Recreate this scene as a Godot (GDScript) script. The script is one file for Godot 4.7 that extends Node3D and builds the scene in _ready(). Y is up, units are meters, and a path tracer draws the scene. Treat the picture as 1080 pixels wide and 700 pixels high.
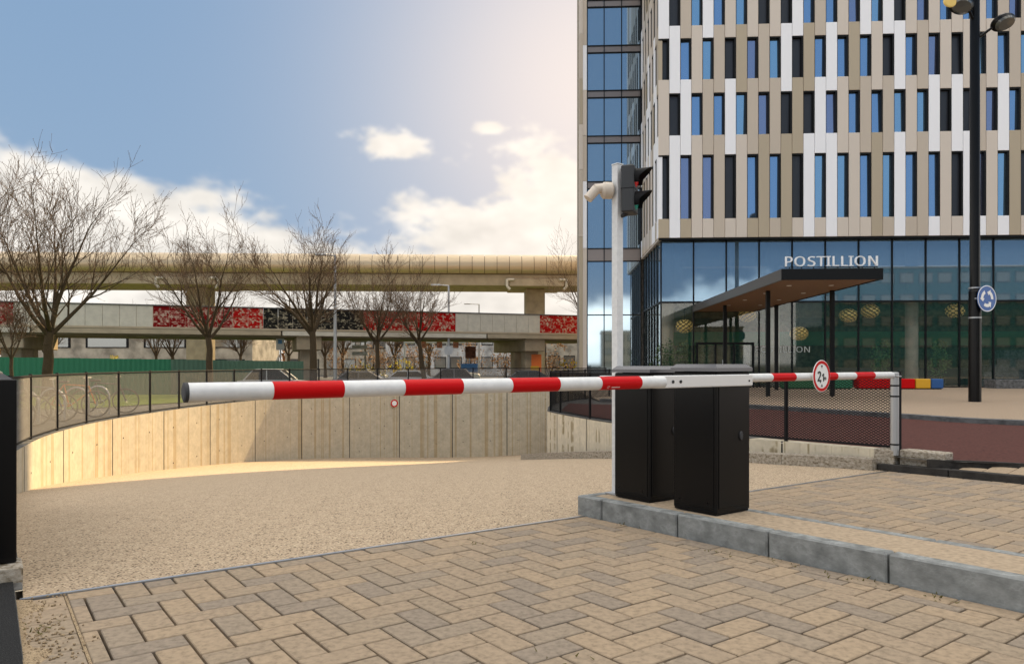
extends Node3D
# Barrier entrance of a ramp to an underground car park, a hotel tower and two viaducts behind.
# World: x right, y up, -z away from the entrance. CA / SA turn the street grid (a across the lanes, b along them).
const CA := 0.804
const SA := 0.595
const SLOPE := 0.028
var M := {}
var used := {}
var BAB := Basis(Vector3(CA, 0, -SA), Vector3.UP, Vector3(SA, 0, CA))
var TILT: Basis
var rng := RandomNumberGenerator.new()

func V(x: float, y: float, z: float) -> Vector3: return Vector3(x, y, -z)
func G(a: float, b: float, h := 0.0) -> Vector3:
	var z := SA * a + CA * b
	return Vector3(CA * a - SA * b, -SLOPE * z + h, -z)
func pz(a: float, b: float) -> Vector2: return Vector2(CA * a - SA * b, SA * a + CA * b)

# ---------- mesh collector ----------
class Geo:
	var v := PackedVector3Array()
	var n := PackedVector3Array()
	var t := PackedVector2Array()
	var c := PackedColorArray()
	func tri(a: Vector3, b: Vector3, d: Vector3, ua := Vector2.ZERO, ub := Vector2.ZERO, ud := Vector2.ZERO) -> void:
		var nn := (b - a).cross(d - a).normalized()
		v.append(a); v.append(d); v.append(b)
		n.append(nn); n.append(nn); n.append(nn)
		t.append(ua); t.append(ud); t.append(ub)
	func quad(a: Vector3, b: Vector3, d: Vector3, e: Vector3, ua := Vector2(0, 1), ub := Vector2(1, 1), ud := Vector2(1, 0), ue := Vector2(0, 0)) -> void:
		tri(a, b, d, ua, ub, ud)
		tri(a, d, e, ua, ud, ue)
	func box(o: Vector3, s: Vector3, q := Basis.IDENTITY) -> void:
		var x := q.x * s.x * .5
		var y := q.y * s.y * .5
		var z := q.z * s.z * .5
		quad(o - x - y + z, o + x - y + z, o + x + y + z, o - x + y + z)
		quad(o + x - y - z, o - x - y - z, o - x + y - z, o + x + y - z)
		quad(o + x - y + z, o + x - y - z, o + x + y - z, o + x + y + z)
		quad(o - x - y - z, o - x - y + z, o - x + y + z, o - x + y - z)
		quad(o - x + y + z, o + x + y + z, o + x + y - z, o - x + y - z)
		quad(o - x - y - z, o + x - y - z, o + x - y + z, o - x - y + z)
	# box with all edges cut at 45 degrees
	func cbox(o: Vector3, s: Vector3, k: float, q := Basis.IDENTITY) -> void:
		var h := s * .5
		var P := func(x: float, y: float, z: float) -> Vector3: return o + q.x * x + q.y * y + q.z * z
		var i := h - Vector3(k, k, k)
		for g: float in [-1.0, 1.0]:
			_f([P.call(g * h.x, -i.y, -i.z), P.call(g * h.x, i.y, -i.z), P.call(g * h.x, i.y, i.z), P.call(g * h.x, -i.y, i.z)], o)
			_f([P.call(-i.x, g * h.y, -i.z), P.call(-i.x, g * h.y, i.z), P.call(i.x, g * h.y, i.z), P.call(i.x, g * h.y, -i.z)], o)
			_f([P.call(-i.x, -i.y, g * h.z), P.call(i.x, -i.y, g * h.z), P.call(i.x, i.y, g * h.z), P.call(-i.x, i.y, g * h.z)], o)
			for e: float in [-1.0, 1.0]:
				_f([P.call(g * h.x, e * i.y, -i.z), P.call(g * i.x, e * h.y, -i.z), P.call(g * i.x, e * h.y, i.z), P.call(g * h.x, e * i.y, i.z)], o)
				_f([P.call(g * h.x, -i.y, e * i.z), P.call(g * i.x, -i.y, e * h.z), P.call(g * i.x, i.y, e * h.z), P.call(g * h.x, i.y, e * i.z)], o)
				_f([P.call(-i.x, g * h.y, e * i.z), P.call(-i.x, g * i.y, e * h.z), P.call(i.x, g * i.y, e * h.z), P.call(i.x, g * h.y, e * i.z)], o)
				for f: float in [-1.0, 1.0]:
					_f([P.call(g * h.x, e * i.y, f * i.z), P.call(g * i.x, e * h.y, f * i.z), P.call(g * i.x, e * i.y, f * h.z)], o)
	func _f(p: Array, o: Vector3) -> void:
		var a: Vector3 = p[0]
		var b: Vector3 = p[1]
		var d: Vector3 = p[2]
		var out := (b - a).cross(d - a).dot(a + b + d - o * 3.0) > 0
		if p.size() == 3:
			if out: tri(a, b, d)
			else: tri(a, d, b)
		else:
			var e: Vector3 = p[3]
			if out: quad(a, b, d, e)
			else: quad(a, e, d, b)
	func tube(p0: Vector3, p1: Vector3, r0: float, r1 := -1.0, sides := 8, caps := false) -> void:
		if r1 < 0: r1 = r0
		var d := (p1 - p0)
		if d.length() < 1e-6: return
		d = d.normalized()
		var x := d.cross(Vector3.UP if absf(d.y) < .9 else Vector3.RIGHT).normalized()
		var y := d.cross(x)
		for k in sides:
			var a0 := TAU * k / sides
			var a1 := TAU * (k + 1) / sides
			var n0 := x * cos(a0) + y * sin(a0)
			var n1 := x * cos(a1) + y * sin(a1)
			v.append_array([p0 + n0 * r0, p1 + n0 * r1, p1 + n1 * r1, p0 + n0 * r0, p1 + n1 * r1, p0 + n1 * r0])
			n.append_array([n0, n0, n1, n0, n1, n1])
			for w in 6: t.append(Vector2.ZERO)
			if caps:
				tri(p0, p0 + n1 * r0, p0 + n0 * r0)
				tri(p1, p1 + n0 * r1, p1 + n1 * r1)
	# rings of (radius, along) swept round an axis from o along q.y
	func lathe(o: Vector3, prof: Array, q := Basis.IDENTITY, sides := 20) -> void:
		for i in prof.size() - 1:
			var A: Vector2 = prof[i]
			var B: Vector2 = prof[i + 1]
			var sl := Vector2(B.y - A.y, A.x - B.x).normalized()
			for k in sides:
				var a0 := TAU * k / sides
				var a1 := TAU * (k + 1) / sides
				var d0 := q.x * cos(a0) + q.z * sin(a0)
				var d1 := q.x * cos(a1) + q.z * sin(a1)
				var p := [o + d0 * A.x + q.y * A.y, o + d0 * B.x + q.y * B.y, o + d1 * B.x + q.y * B.y, o + d1 * A.x + q.y * A.y]
				var m0 := (d0 * sl.x + q.y * sl.y).normalized()
				var m1 := (d1 * sl.x + q.y * sl.y).normalized()
				v.append_array([p[0], p[2], p[1], p[0], p[3], p[2]])
				n.append_array([m0, m1, m0, m0, m1, m1])
				for w in 6: t.append(Vector2.ZERO)
	# outline (x, y) pushed along z from z0 to z1 in the frame q at o
	func prism(o: Vector3, poly: PackedVector2Array, z0: float, z1: float, q := Basis.IDENTITY) -> void:
		if Geometry2D.is_polygon_clockwise(poly):
			poly = poly.duplicate()
			poly.reverse()
		var ix := Geometry2D.triangulate_polygon(poly)
		var P := func(p: Vector2, z: float) -> Vector3: return o + q.x * p.x + q.y * p.y + q.z * z
		for i in range(0, ix.size(), 3):
			var a := poly[ix[i]]
			var b := poly[ix[i + 1]]
			var d := poly[ix[i + 2]]
			if (b - a).cross(d - a) < 0:
				var s := b
				b = d
				d = s
			tri(P.call(a, z1), P.call(b, z1), P.call(d, z1))
			tri(P.call(a, z0), P.call(d, z0), P.call(b, z0))
		for i in poly.size():
			var a := poly[i]
			var b := poly[(i + 1) % poly.size()]
			quad(P.call(a, z0), P.call(b, z0), P.call(b, z1), P.call(a, z1))
	func ring(o: Vector3, R: float, r: float, q := Basis.IDENTITY, n1 := 24, n2 := 6, from := 0.0, to := TAU) -> void:
		for i in n1:
			var a0 := from + (to - from) * i / n1
			var a1 := from + (to - from) * (i + 1) / n1
			tube(o + (q.x * cos(a0) + q.y * sin(a0)) * R, o + (q.x * cos(a1) + q.y * sin(a1)) * R, r, r, n2)
	func done() -> ArrayMesh:
		var ar := []
		ar.resize(Mesh.ARRAY_MAX)
		ar[Mesh.ARRAY_VERTEX] = v
		ar[Mesh.ARRAY_NORMAL] = n
		ar[Mesh.ARRAY_TEX_UV] = t
		if c.size() == v.size(): ar[Mesh.ARRAY_COLOR] = c
		var m := ArrayMesh.new()
		m.add_surface_from_arrays(Mesh.PRIMITIVE_TRIANGLES, ar)
		return m

# ---------- nodes ----------
func numbered(called: String) -> String:
	used[called] = used.get(called, -1) + 1
	return called if used[called] == 0 else "%s_%03d" % [called, used[called]]
func tag(o: Node, label: String, category: String, group := "") -> void:
	o.set_meta("label", label)
	o.set_meta("category", category)
	if group: o.set_meta("group", group)
func thing(called: String, label: String, category: String, at := Vector3.ZERO, q := Basis.IDENTITY, group := "") -> Node3D:
	var o := Node3D.new()
	o.name = numbered(called)
	add_child(o)
	o.transform = Transform3D(q, at)
	tag(o, label, category, group)
	return o
func part(called: String, g, m: Material, parent: Node, at := Vector3.ZERO, q := Basis.IDENTITY) -> MeshInstance3D:
	var o := MeshInstance3D.new()
	o.name = called
	o.mesh = g.done() if g is Geo else g
	o.material_override = m
	parent.add_child(o, true)
	o.transform = Transform3D(q, at)
	return o
func setting(called: String, g, m: Material) -> MeshInstance3D:
	var o := part(numbered(called), g, m, self)
	o.set_meta("kind", "structure")
	return o
func bmesh(s: Vector3, k := 0.0) -> ArrayMesh:
	var g := Geo.new()
	if k > 0: g.cbox(Vector3.ZERO, s, k)
	else: g.box(Vector3.ZERO, s)
	return g.done()
func lit(called: String, s: Vector3, m: Material, parent: Node, at: Vector3, k := 0.0, q := Basis.IDENTITY) -> MeshInstance3D:
	return part(called, bmesh(s, k), m, parent, at, q)

# ---------- materials ----------
func lin(r: float, g: float, b: float) -> Color: return Color(r, g, b).linear_to_srgb()
func ntex(sd: int, freq: float, oct: int, stops: Array, size := 512, kind := FastNoiseLite.TYPE_SIMPLEX_SMOOTH) -> NoiseTexture2D:
	var f := FastNoiseLite.new()
	f.seed = sd
	f.frequency = freq
	f.noise_type = kind
	f.fractal_octaves = oct
	f.fractal_gain = .6
	var t := NoiseTexture2D.new()
	t.width = size
	t.height = size
	t.seamless = true
	t.noise = f
	var gr := Gradient.new()
	gr.offsets = PackedFloat32Array(stops.map(func(s): return s[0]))
	gr.colors = PackedColorArray(stops.map(func(s): return s[1]))
	t.color_ramp = gr
	return t
func grey(x: float) -> Color: return Color(x, x, x)
func mat(col: Color, rough: float, tex: Texture2D = null, scale := 1.0, bump: Texture2D = null, depth := 0.0) -> StandardMaterial3D:
	var m := StandardMaterial3D.new()
	m.albedo_color = col
	m.roughness = rough
	if rough > .7: m.metallic_specular = .3
	if tex or bump:
		m.uv1_triplanar = true
		m.uv1_world_triplanar = true
		m.uv1_scale = Vector3.ONE * scale
	if tex: m.albedo_texture = tex
	if bump:
		m.heightmap_enabled = true
		m.heightmap_texture = bump
		m.heightmap_scale = depth
	return m
func metal(col: Color, rough: float, me := 1.0) -> StandardMaterial3D:
	var m := mat(col, rough)
	m.metallic = me
	return m
func pane(col: Color, alpha: float, me := 0.0) -> StandardMaterial3D:
	var m := mat(Color(col.r, col.g, col.b, alpha), .015)
	m.transparency = BaseMaterial3D.TRANSPARENCY_ALPHA
	m.metallic = me
	return m

func flecks(base: Color, sets: Array, sd: int) -> ImageTexture:
	var S := 1024
	var im := Image.create(S, S, false, Image.FORMAT_RGB8)
	im.fill(base)
	var r := RandomNumberGenerator.new()
	r.seed = sd
	var cl := FastNoiseLite.new()
	cl.seed = sd
	cl.frequency = .009
	for q in sets:   # [count, smallest, largest, colour, spread]
		for k in q[0]:
			var w := r.randi_range(q[1], q[2])
			var h := maxi(1, w + r.randi_range(-1, 1))
			var v := 1.0 + r.randf_range(-q[4], q[4])
			var c := Color(q[3].r * v, q[3].g * v, q[3].b * v)
			var x := r.randi() % S
			var y := r.randi() % S
			if q[3].r < .5 and cl.get_noise_2d(absf(x - 512.) + 40., absf(y - 512.) * 1.6) < r.randf_range(-.25, .3): continue
			im.fill_rect(Rect2i(x, y, w, h), c)
			if w > 3:
				im.fill_rect(Rect2i(x - 1, y + 1, w + 2, h - 2), c)
	return ImageTexture.create_from_image(im)
func materials() -> void:
	var stones := flecks(Color(.83, .80, .77), [[26000, 3, 7, Color(.86, .83, .80), .09], [9000, 2, 5, Color(.5, .46, .43), .25], [4200, 2, 6, Color(.32, .29, .27), .2], [7000, 2, 5, Color(.97, .96, .94), .03]], 5)
	var redstones := flecks(Color(.83, .80, .78), [[9000, 3, 8, Color(.74, .7, .68), .12], [1500, 2, 5, Color(.4, .36, .36), .2], [500, 2, 5, Color(1, 1, 1), .0]], 6)
	var fine := ntex(1, .09, 4, [[.0, grey(.62)], [.5, grey(.86)], [1., grey(1.)]])
	var blot := ntex(2, .012, 5, [[.2, grey(.7)], [.5, grey(.88)], [.8, grey(1.)]])
	var speck := ntex(3, .24, 2, [[.0, Color(.22, .19, .17)], [.3, Color(.30, .27, .25)], [.37, Color(.72, .69, .66)], [.6, Color(.84, .82, .80)], [.68, Color(1, 1, 1)]], 1024)
	var tar := ntex(4, .2, 2, [[.0, grey(.25)], [.45, grey(.5)], [.68, grey(.62)], [.8, grey(1.)]], 512)
	var bump := ntex(5, .2, 3, [[.2, grey(.1)], [.8, grey(1.)]], 512)
	var softb := ntex(6, .05, 4, [[.2, grey(.0)], [.8, grey(1.)]], 512)
	var pv := [Vector3(.345, .264, .182), Vector3(.33, .255, .178), Vector3(.305, .243, .178), Vector3(.365, .276, .186), Vector3(.32, .25, .176), Vector3(.34, .26, .18), Vector3(.28, .226, .172)]
	var grain := ntex(7, .03, 7, [[.1, grey(.8)], [.35, grey(.9)], [.6, grey(.96)], [.85, grey(1.)]], 1024)
	M.paver = []
	for k in pv.size():
		M.paver.append(mat(lin(pv[k].x, pv[k].y, pv[k].z), .95, grain, .55))
	M.joint = mat(lin(.06, .045, .03), 1., speck, 3., bump, .3)
	M.sand = mat(lin(.46, .37, .25), 1., stones, 1.0, bump, .2)
	M.ramp = mat(lin(.57, .475, .355), .95, stones, .46)
	M.asphalt = mat(lin(.06, .06, .06), .9, tar, 1.2, bump, .15)
	M.redroad = mat(lin(.125, .05, .042), .9, redstones, .2)
	M.plaza = mat(lin(.43, .325, .23), .9, ntex(8, .05, 4, [[.2, grey(.74)], [.8, grey(1.)]]), .8)
	M.ground = mat(lin(.165, .16, .15), .95, ntex(9, .03, 5, [[.2, grey(.6)], [.8, grey(1.)]]), .25)
	M.grass = mat(lin(.17, .22, .045), 1., ntex(10, .08, 4, [[.1, Color(.5, .55, .4)], [.5, Color(.8, .85, .6)], [.9, Color(1, 1, .8)]]), .35, bump, 2.)
	M.kerb = mat(lin(.30, .31, .30), .8, ntex(11, .02, 6, [[.2, grey(.72)], [.45, grey(.86)], [.6, grey(.92)], [.68, Color(1.0, 1.0, 1.0)], [.78, grey(.85)]]), .55, bump, .15)
	M.kerbdark = mat(lin(.055, .05, .045), .85, blot, .8, bump, .15)
	M.kerbgrey = mat(lin(.16, .16, .16), .9, blot, .6)
	M.islandtop = mat(lin(.42, .325, .225), .95, ntex(12, .06, 5, [[.15, grey(.82)], [.5, grey(.93)], [.85, grey(1.)]]), .5)
	M.steel = metal(lin(.55, .58, .62), .35)
	M.galv = metal(lin(.42, .43, .44), .45, .7)
	M.black = mat(lin(.0035, .0035, .004), .28)
	M.black.metallic_specular = .32
	M.blackmat = mat(lin(.008, .008, .009), .6)
	M.blackmat.metallic_specular = .25
	M.lid = metal(lin(.12, .12, .13), .25, .5)
	M.white = mat(lin(.72, .72, .71), .35, ntex(13, .02, 5, [[.2, grey(.93)], [.8, grey(1.)]]), 1.4)
	M.white.roughness = .4
	M.red = mat(lin(.52, .004, .006), .38)
	M.red.metallic_specular = .22
	M.signwhite = mat(lin(.78, .78, .76), .4)
	M.signblue = mat(lin(.01, .09, .33), .35)
	M.ink = mat(lin(.015, .015, .015), .5)
	M.rubber = mat(lin(.03, .03, .032), .7)
	M.beigeplastic = mat(lin(.6, .52, .43), .5)
	M.concrete = mat(lin(.40, .36, .30), .9, blot, .45, bump, .2)
	M.upstand = mat(lin(.46, .42, .36), .9, ntex(14, .03, 5, [[.15, Color(.5, .45, .36)], [.45, Color(.85, .83, .8)], [.85, grey(1.)]]), 1.1, bump, .3)
	M.bridge = mat(lin(.44, .36, .25), .9, ntex(15, .01, 4, [[.2, grey(.9)], [.8, grey(1.)]]), .12)
	M.pier = mat(lin(.38, .305, .21), .9, ntex(16, .01, 4, [[.2, grey(.88)], [.8, grey(1.)]]), .15)
	M.bronze = metal(lin(.52, .41, .27), .38, .4)
	M.bronzeb = metal(lin(.50, .39, .255), .38, .4)
	M.paletop = mat(lin(.62, .57, .47), .9, ntex(17, .01, 4, [[.2, grey(.92)], [.8, grey(1.)]]), .3)
	M.muralred = mat(lin(.62, .62, .6), .85, ntex(18, .075, 3, [[.0, Color(.75, .02, .02)], [.58, Color(.8, .04, .03)], [.64, Color(.9, .82, .72)], [1., Color(.95, .9, .8)]], 512, FastNoiseLite.TYPE_VALUE), .21)
	M.muraldeep = mat(lin(.62, .6, .6), .85, ntex(19, .075, 3, [[.0, Color(.45, .03, .04)], [.55, Color(.62, .04, .05)], [.61, Color(.85, .74, .66)], [1., Color(.95, .85, .75)]], 512, FastNoiseLite.TYPE_VALUE), .21)
	M.muralblack = mat(lin(.6, .6, .58), .85, ntex(20, .075, 3, [[.0, Color(.1, .1, .1)], [.6, Color(.16, .15, .14)], [.66, Color(.75, .7, .6)], [1., Color(.9, .85, .7)]], 512, FastNoiseLite.TYPE_VALUE), .21)
	M.bark = mat(lin(.10, .07, .04), .95, ntex(21, .06, 4, [[.2, grey(.6)], [.8, grey(1.)]]), 1.)
	M.twig = mat(lin(.12, .08, .05), .95)
	M.bud = mat(lin(.2, .11, .06), .9)
	M.fwhite = metal(lin(.86, .86, .88), .38, .05)
	M.fbeige = metal(lin(.63, .55, .465), .38, .1)
	M.fsand = metal(lin(.54, .455, .36), .38, .2)
	M.ftan = metal(lin(.45, .37, .26), .38, .2)
	M.fdark = mat(lin(.012, .012, .014), .4)
	M.fblind = mat(lin(.022, .024, .03), .3)
	M.wblue = metal(lin(.36, .52, .72), .03, .92)
	M.wviolet = metal(lin(.40, .42, .56), .04, .92)
	M.wcyan = metal(lin(.42, .62, .76), .03, .92)
	M.tower = metal(lin(.36, .46, .54), .03, .9)
	M.farpane = metal(lin(.2, .21, .21), .1, .6)
	M.spandrel = metal(lin(.26, .22, .20), .3, .6)
	M.glass = pane(lin(.04, .12, .10), .06, .06)
	M.glassup = pane(lin(.22, .36, .50), .25, .62)
	M.frame = mat(lin(.010, .011, .012), .5)
	M.frame.metallic_specular = .25
	M.soffit = mat(lin(.24, .115, .05), .55, ntex(22, .03, 4, [[.2, grey(.75)], [.8, grey(1.)]]), .8)
	M.intwall = mat(lin(.16, .13, .065), .8, blot, .3)
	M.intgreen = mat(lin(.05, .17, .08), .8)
	M.intfloor = mat(lin(.16, .14, .11), .6)
	M.gold = mat(lin(.95, .68, .2), .4)
	M.leaf = mat(lin(.07, .13, .03), .7)
	M.tealwall = metal(lin(.03, .10, .12), .12, .5)
	M.yellowleaf = mat(lin(.62, .46, .02), .8)
	M.brownleaf = mat(lin(.33, .20, .10), .9)
	M.green = mat(lin(.012, .15, .07), .6)
	M.greendull = mat(lin(.06, .13, .085), .7)
	M.letter = mat(lin(.85, .85, .85), .3)
	M.brick = mat(lin(.24, .10, .06), .9, blot, .3)
	M.pale = mat(lin(.5, .45, .36), .85, blot, .05)
	M.palegrey = mat(lin(.6, .6, .58), .7, blot, .05)
	M.yellow = mat(lin(.62, .33, .01), .5)
	M.blue = mat(lin(.015, .08, .25), .5)
	M.orange = mat(lin(.75, .16, .02), .6)
	M.bluelight = mat(lin(.1, .3, .62), .5)

# ---------- plan helpers ----------
func smooth(p: Array, step: float) -> PackedVector2Array:
	var fine := PackedVector2Array()
	for i in p.size() - 1:
		var p0: Vector2 = p[maxi(i - 1, 0)]
		var p1: Vector2 = p[i]
		var p2: Vector2 = p[i + 1]
		var p3: Vector2 = p[mini(i + 2, p.size() - 1)]
		for k in 24:
			fine.append(p1.cubic_interpolate(p2, p0, p3, k / 24.0))
	fine.append(p[-1])
	var out := PackedVector2Array([fine[0]])
	var left := step
	for i in fine.size() - 1:
		var a := fine[i]
		var l := a.distance_to(fine[i + 1])
		while l >= left and l > 0:
			a = a.lerp(fine[i + 1], left / l)
			l = a.distance_to(fine[i + 1])
			out.append(a)
			left = step
		left -= l
	if out[-1].distance_to(fine[-1]) > step * .3: out.append(fine[-1])
	return out
func offset_line(p: PackedVector2Array, d: float) -> PackedVector2Array:   # to the right of travel when d > 0 (x right, Z up)
	var out := PackedVector2Array()
	for i in p.size():
		var t := (p[mini(i + 1, p.size() - 1)] - p[maxi(i - 1, 0)]).normalized()
		out.append(p[i] + Vector2(t.y, -t.x) * d)
	return out
func rampy(x: float, z: float) -> float:
	var X := minf(x, .5 + maxf(0, 26 - z)) / 10.0
	var Z := z / 10.0
	var y := -0.1574 - 0.4197 * X + 0.3753 * Z - 0.5508 * X * X + 0.8054 * X * Z - 0.6876 * Z * Z + 0.4489 * X * X * Z - 0.1505 * X * Z * Z + 0.0924 * Z * Z * Z + 0.0526 * X * X * X
	var b := -SA * x + CA * z
	return lerpf(-SLOPE * z, y, smoothstep(5.2, 6.6, b))
func landy(x: float, z: float) -> float:
	if z < 2.9: return -SLOPE * z
	return lerpf(-.08, -.6, smoothstep(30., 44., z) * (1.0 - smoothstep(2., 6., x)))
func sheet(poly: PackedVector2Array, cell: float, hf: Callable, add: float, holes := [], tint = null) -> Geo:
	var g := Geo.new()
	var lo := poly[0]
	var hi := poly[0]
	for p in poly:
		lo = lo.min(p)
		hi = hi.max(p)
	for i in int(ceil((hi.x - lo.x) / cell)):
		for j in int(ceil((hi.y - lo.y) / cell)):
			var q := lo + Vector2(i, j) * cell
			var sq := PackedVector2Array([q, q + Vector2(cell, 0), q + Vector2(cell, cell), q + Vector2(0, cell)])
			var bits := [sq]
			var inside := true
			for p in sq:
				if not Geometry2D.is_point_in_polygon(p, poly): inside = false
			if not inside or poly.size() > 4: bits = Geometry2D.intersect_polygons(sq, poly)
			for h in holes:
				var nx := []
				for b in bits:
					nx.append_array(Geometry2D.clip_polygons(b, h))
				bits = nx
			for b: PackedVector2Array in bits:
				if b.size() < 3 or Geometry2D.is_polygon_clockwise(b): continue
				var ix := Geometry2D.triangulate_polygon(b)
				for k in range(0, ix.size(), 3):
					var tr := [b[ix[k]], b[ix[k + 1]], b[ix[k + 2]]]
					if (tr[1] - tr[0]).cross(tr[2] - tr[0]) > 0: tr = [tr[0], tr[2], tr[1]]
					for p: Vector2 in tr:
						var y: float = hf.call(p.x, p.y)
						g.v.append(Vector3(p.x, y + add, -p.y))
						g.n.append(Vector3(y - hf.call(p.x + .05, p.y), .05, hf.call(p.x, p.y + .05) - y).normalized())
						g.t.append(p)
						if tint != null: g.c.append(tint.call(p.x, p.y))
	return g
# a ribbon with a top and two sides along two plan lines
func ribbon(A: PackedVector2Array, B: PackedVector2Array, ya: Callable, top: Callable) -> Geo:   # A left edge, B right edge
	var g := Geo.new()
	for i in A.size() - 1:
		var a0 := V(A[i].x, top.call(A[i].x, A[i].y), A[i].y)
		var a1 := V(A[i + 1].x, top.call(A[i + 1].x, A[i + 1].y), A[i + 1].y)
		var b0 := V(B[i].x, top.call(B[i].x, B[i].y), B[i].y)
		var b1 := V(B[i + 1].x, top.call(B[i + 1].x, B[i + 1].y), B[i + 1].y)
		var lo := func(p: Vector3) -> Vector3: return Vector3(p.x, ya.call(p.x, -p.z), p.z)
		g.quad(b0, b1, a1, a0)
		g.quad(lo.call(a0), a0, a1, lo.call(a1))
		g.quad(lo.call(b0), lo.call(b1), b1, b0)
		if i == 0: g.quad(lo.call(a0), lo.call(b0), b0, a0)
		if i == A.size() - 2: g.quad(lo.call(b1), lo.call(a1), a1, b1)
	return g

# ---------- sky ----------
func make_sky() -> ImageTexture:
	var W := 2048
	var H := 1024
	var im := Image.create(W, H, false, Image.FORMAT_RGBF)
	im.fill(Color(.30, .27, .23))
	var n := FastNoiseLite.new()
	n.seed = 11
	n.frequency = 5.2
	n.fractal_octaves = 6
	n.fractal_gain = .58
	var n2 := FastNoiseLite.new()
	n2.seed = 5
	n2.frequency = 2.6
	n2.fractal_octaves = 4
	var n3 := FastNoiseLite.new()
	n3.seed = 8
	n3.frequency = 22.
	n3.fractal_octaves = 4
	var env := [[-180, 6], [-120, 9], [-80, 13], [-45, 16], [-36, 14.8], [-26, 13.2], [-18, 12.0], [-11, 10.8], [-7, 12.0], [-4, 14.5], [3, 16.5], [8, 17], [40, 17], [90, 12], [140, 6], [180, 6]]
	var sun := Vector3(sin(deg_to_rad(17.7)) * cos(deg_to_rad(31.)), sin(deg_to_rad(31.)), -cos(deg_to_rad(17.7)) * cos(deg_to_rad(31.)))
	var shine := Vector3(sin(deg_to_rad(8.)) * cos(deg_to_rad(21.)), sin(deg_to_rad(21.)), -cos(deg_to_rad(8.)) * cos(deg_to_rad(21.)))
	for i in W:
		var az := (i + .5) / W * 360.0
		if az > 180: az -= 360
		var top := 15.0
		for k in env.size() - 1:
			if az >= env[k][0] and az <= env[k + 1][0]:
				top = lerpf(env[k][1], env[k + 1][1], (az - env[k][0]) / float(env[k + 1][0] - env[k][0]))
		var sx := sin(deg_to_rad(az))
		var sz := -cos(deg_to_rad(az))
		for j in H / 2:
			var el := 90.0 - (j + .5) / H * 180.0
			var ce := cos(deg_to_rad(el))
			var d := Vector3(sx * ce, sin(deg_to_rad(el)), sz * ce)
			var ang := rad_to_deg(acos(clampf(d.dot(sun), -1, 1)))
			var up := clampf(el / 60.0, 0, 1)
			var c := Color(.185, .25, .325).lerp(Color(.085, .16, .28), pow(up, .6))
			var glow := exp(-pow(rad_to_deg(acos(clampf(d.dot(shine), -1, 1))) / 17.0, 2.0))
			c = c.lerp(Color(.56, .48, .43), glow * .85)
			c = c.lerp(Color(.40, .385, .37), smoothstep(9., 0., el) * .7)
			var s := Vector3(d.x, d.y * 2.1, d.z)
			var f := n.get_noise_3dv(s)
			var cover := (top - el) / 2.6 + f * lerpf(1.25, 2.6, smoothstep(-12., -3., az) * smoothstep(40., 12., az)) + n3.get_noise_3dv(s) * .55
			var blob := 1.6 - pow((az + 10.9) / 3.3, 2) - pow((el - 17.0) / 1.1, 2)
			var blob2 := 1.3 - pow((az + 1.9) / 1.3, 2) - pow((el - 18.4) / .5, 2)
			cover = maxf(cover, maxf(blob, blob2) * .7 + f * 1.9 + n3.get_noise_3dv(s) * .9 - .25)
			if el > 24: cover = maxf(cover, (n2.get_noise_3dv(s * .8) + f * .5 + .26) * 3.0 * smoothstep(27., 38., el) - smoothstep(38., 27., el))
			var k := smoothstep(-.12, .85, cover)
			if k > 0:
				var f2 := n.get_noise_3dv(s * 1.7 + Vector3(3, 1, 0))
				var sh := clampf(.6 + f2 * 1.0 + n3.get_noise_3dv(s * .7) * .35 + (el - top) * .02, 0, 1)
				var cl := Color(.40, .38, .35).lerp(Color(.56, .53, .485), sh)
				cl = cl.lerp(Color(.62, .54, .46), glow * .6)
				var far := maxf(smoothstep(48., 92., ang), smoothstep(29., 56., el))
				cl = cl * (1.0 + 1.75 * far)  # unseen clouds overhead and behind brightened, added fill for the shaded ground
				c = c.lerp(cl, k * .96)
			im.set_pixel(i, j, c)
	return ImageTexture.create_from_image(im)

func _ready() -> void:
	TILT = Basis(Vector3(CA, -SLOPE * SA, -SA).normalized(), Vector3.UP, Vector3(SA, SLOPE * CA, CA).normalized())
	TILT.y = TILT.z.cross(TILT.x).normalized()
	# camera
	var cam := Camera3D.new()
	cam.name = "camera"
	cam.projection = Camera3D.PROJECTION_FRUSTUM
	cam.near = .1
	cam.far = 900.
	cam.size = .1 * 700. / 750.
	cam.frustum_offset = Vector2(0, .1 * 34. / 750.)
	cam.position = Vector3(0, 1.3, 0)
	add_child(cam)
	cam.current = true
	# sky, exposure
	var we := WorldEnvironment.new()
	we.name = "world"
	var e := Environment.new()
	e.background_mode = Environment.BG_SKY
	var sky := Sky.new()
	var sm := PanoramaSkyMaterial.new()
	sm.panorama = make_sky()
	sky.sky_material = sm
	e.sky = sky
	e.background_energy_multiplier = .96
	e.tonemap_mode = Environment.TONE_MAPPER_LINEAR
	e.tonemap_exposure = 2.05
	e.sdfgi_enabled = true
	e.ssao_enabled = true
	e.ssil_enabled = true
	we.environment = e
	add_child(we)
	# the sun stands behind the hotel tower, to the right
	var sun := DirectionalLight3D.new()
	sun.name = "sun"
	sun.light_color = Color(1., .87, .66)
	sun.light_energy = 1.5
	sun.light_angular_distance = .5
	sun.shadow_enabled = true
	add_child(sun)
	var to := Vector3(sin(deg_to_rad(17.7)) * cos(deg_to_rad(31.)), sin(deg_to_rad(31.)), -cos(deg_to_rad(17.7)) * cos(deg_to_rad(31.)))
	sun.look_at_from_position(Vector3.ZERO, -to)
	rng.seed = 7
	materials()
	terrain()
	paving()
	barrier()
	fences()
	hotel()
	canopy()
	plaza()
	viaducts()
	trees()
	street()
	far_side()

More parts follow.
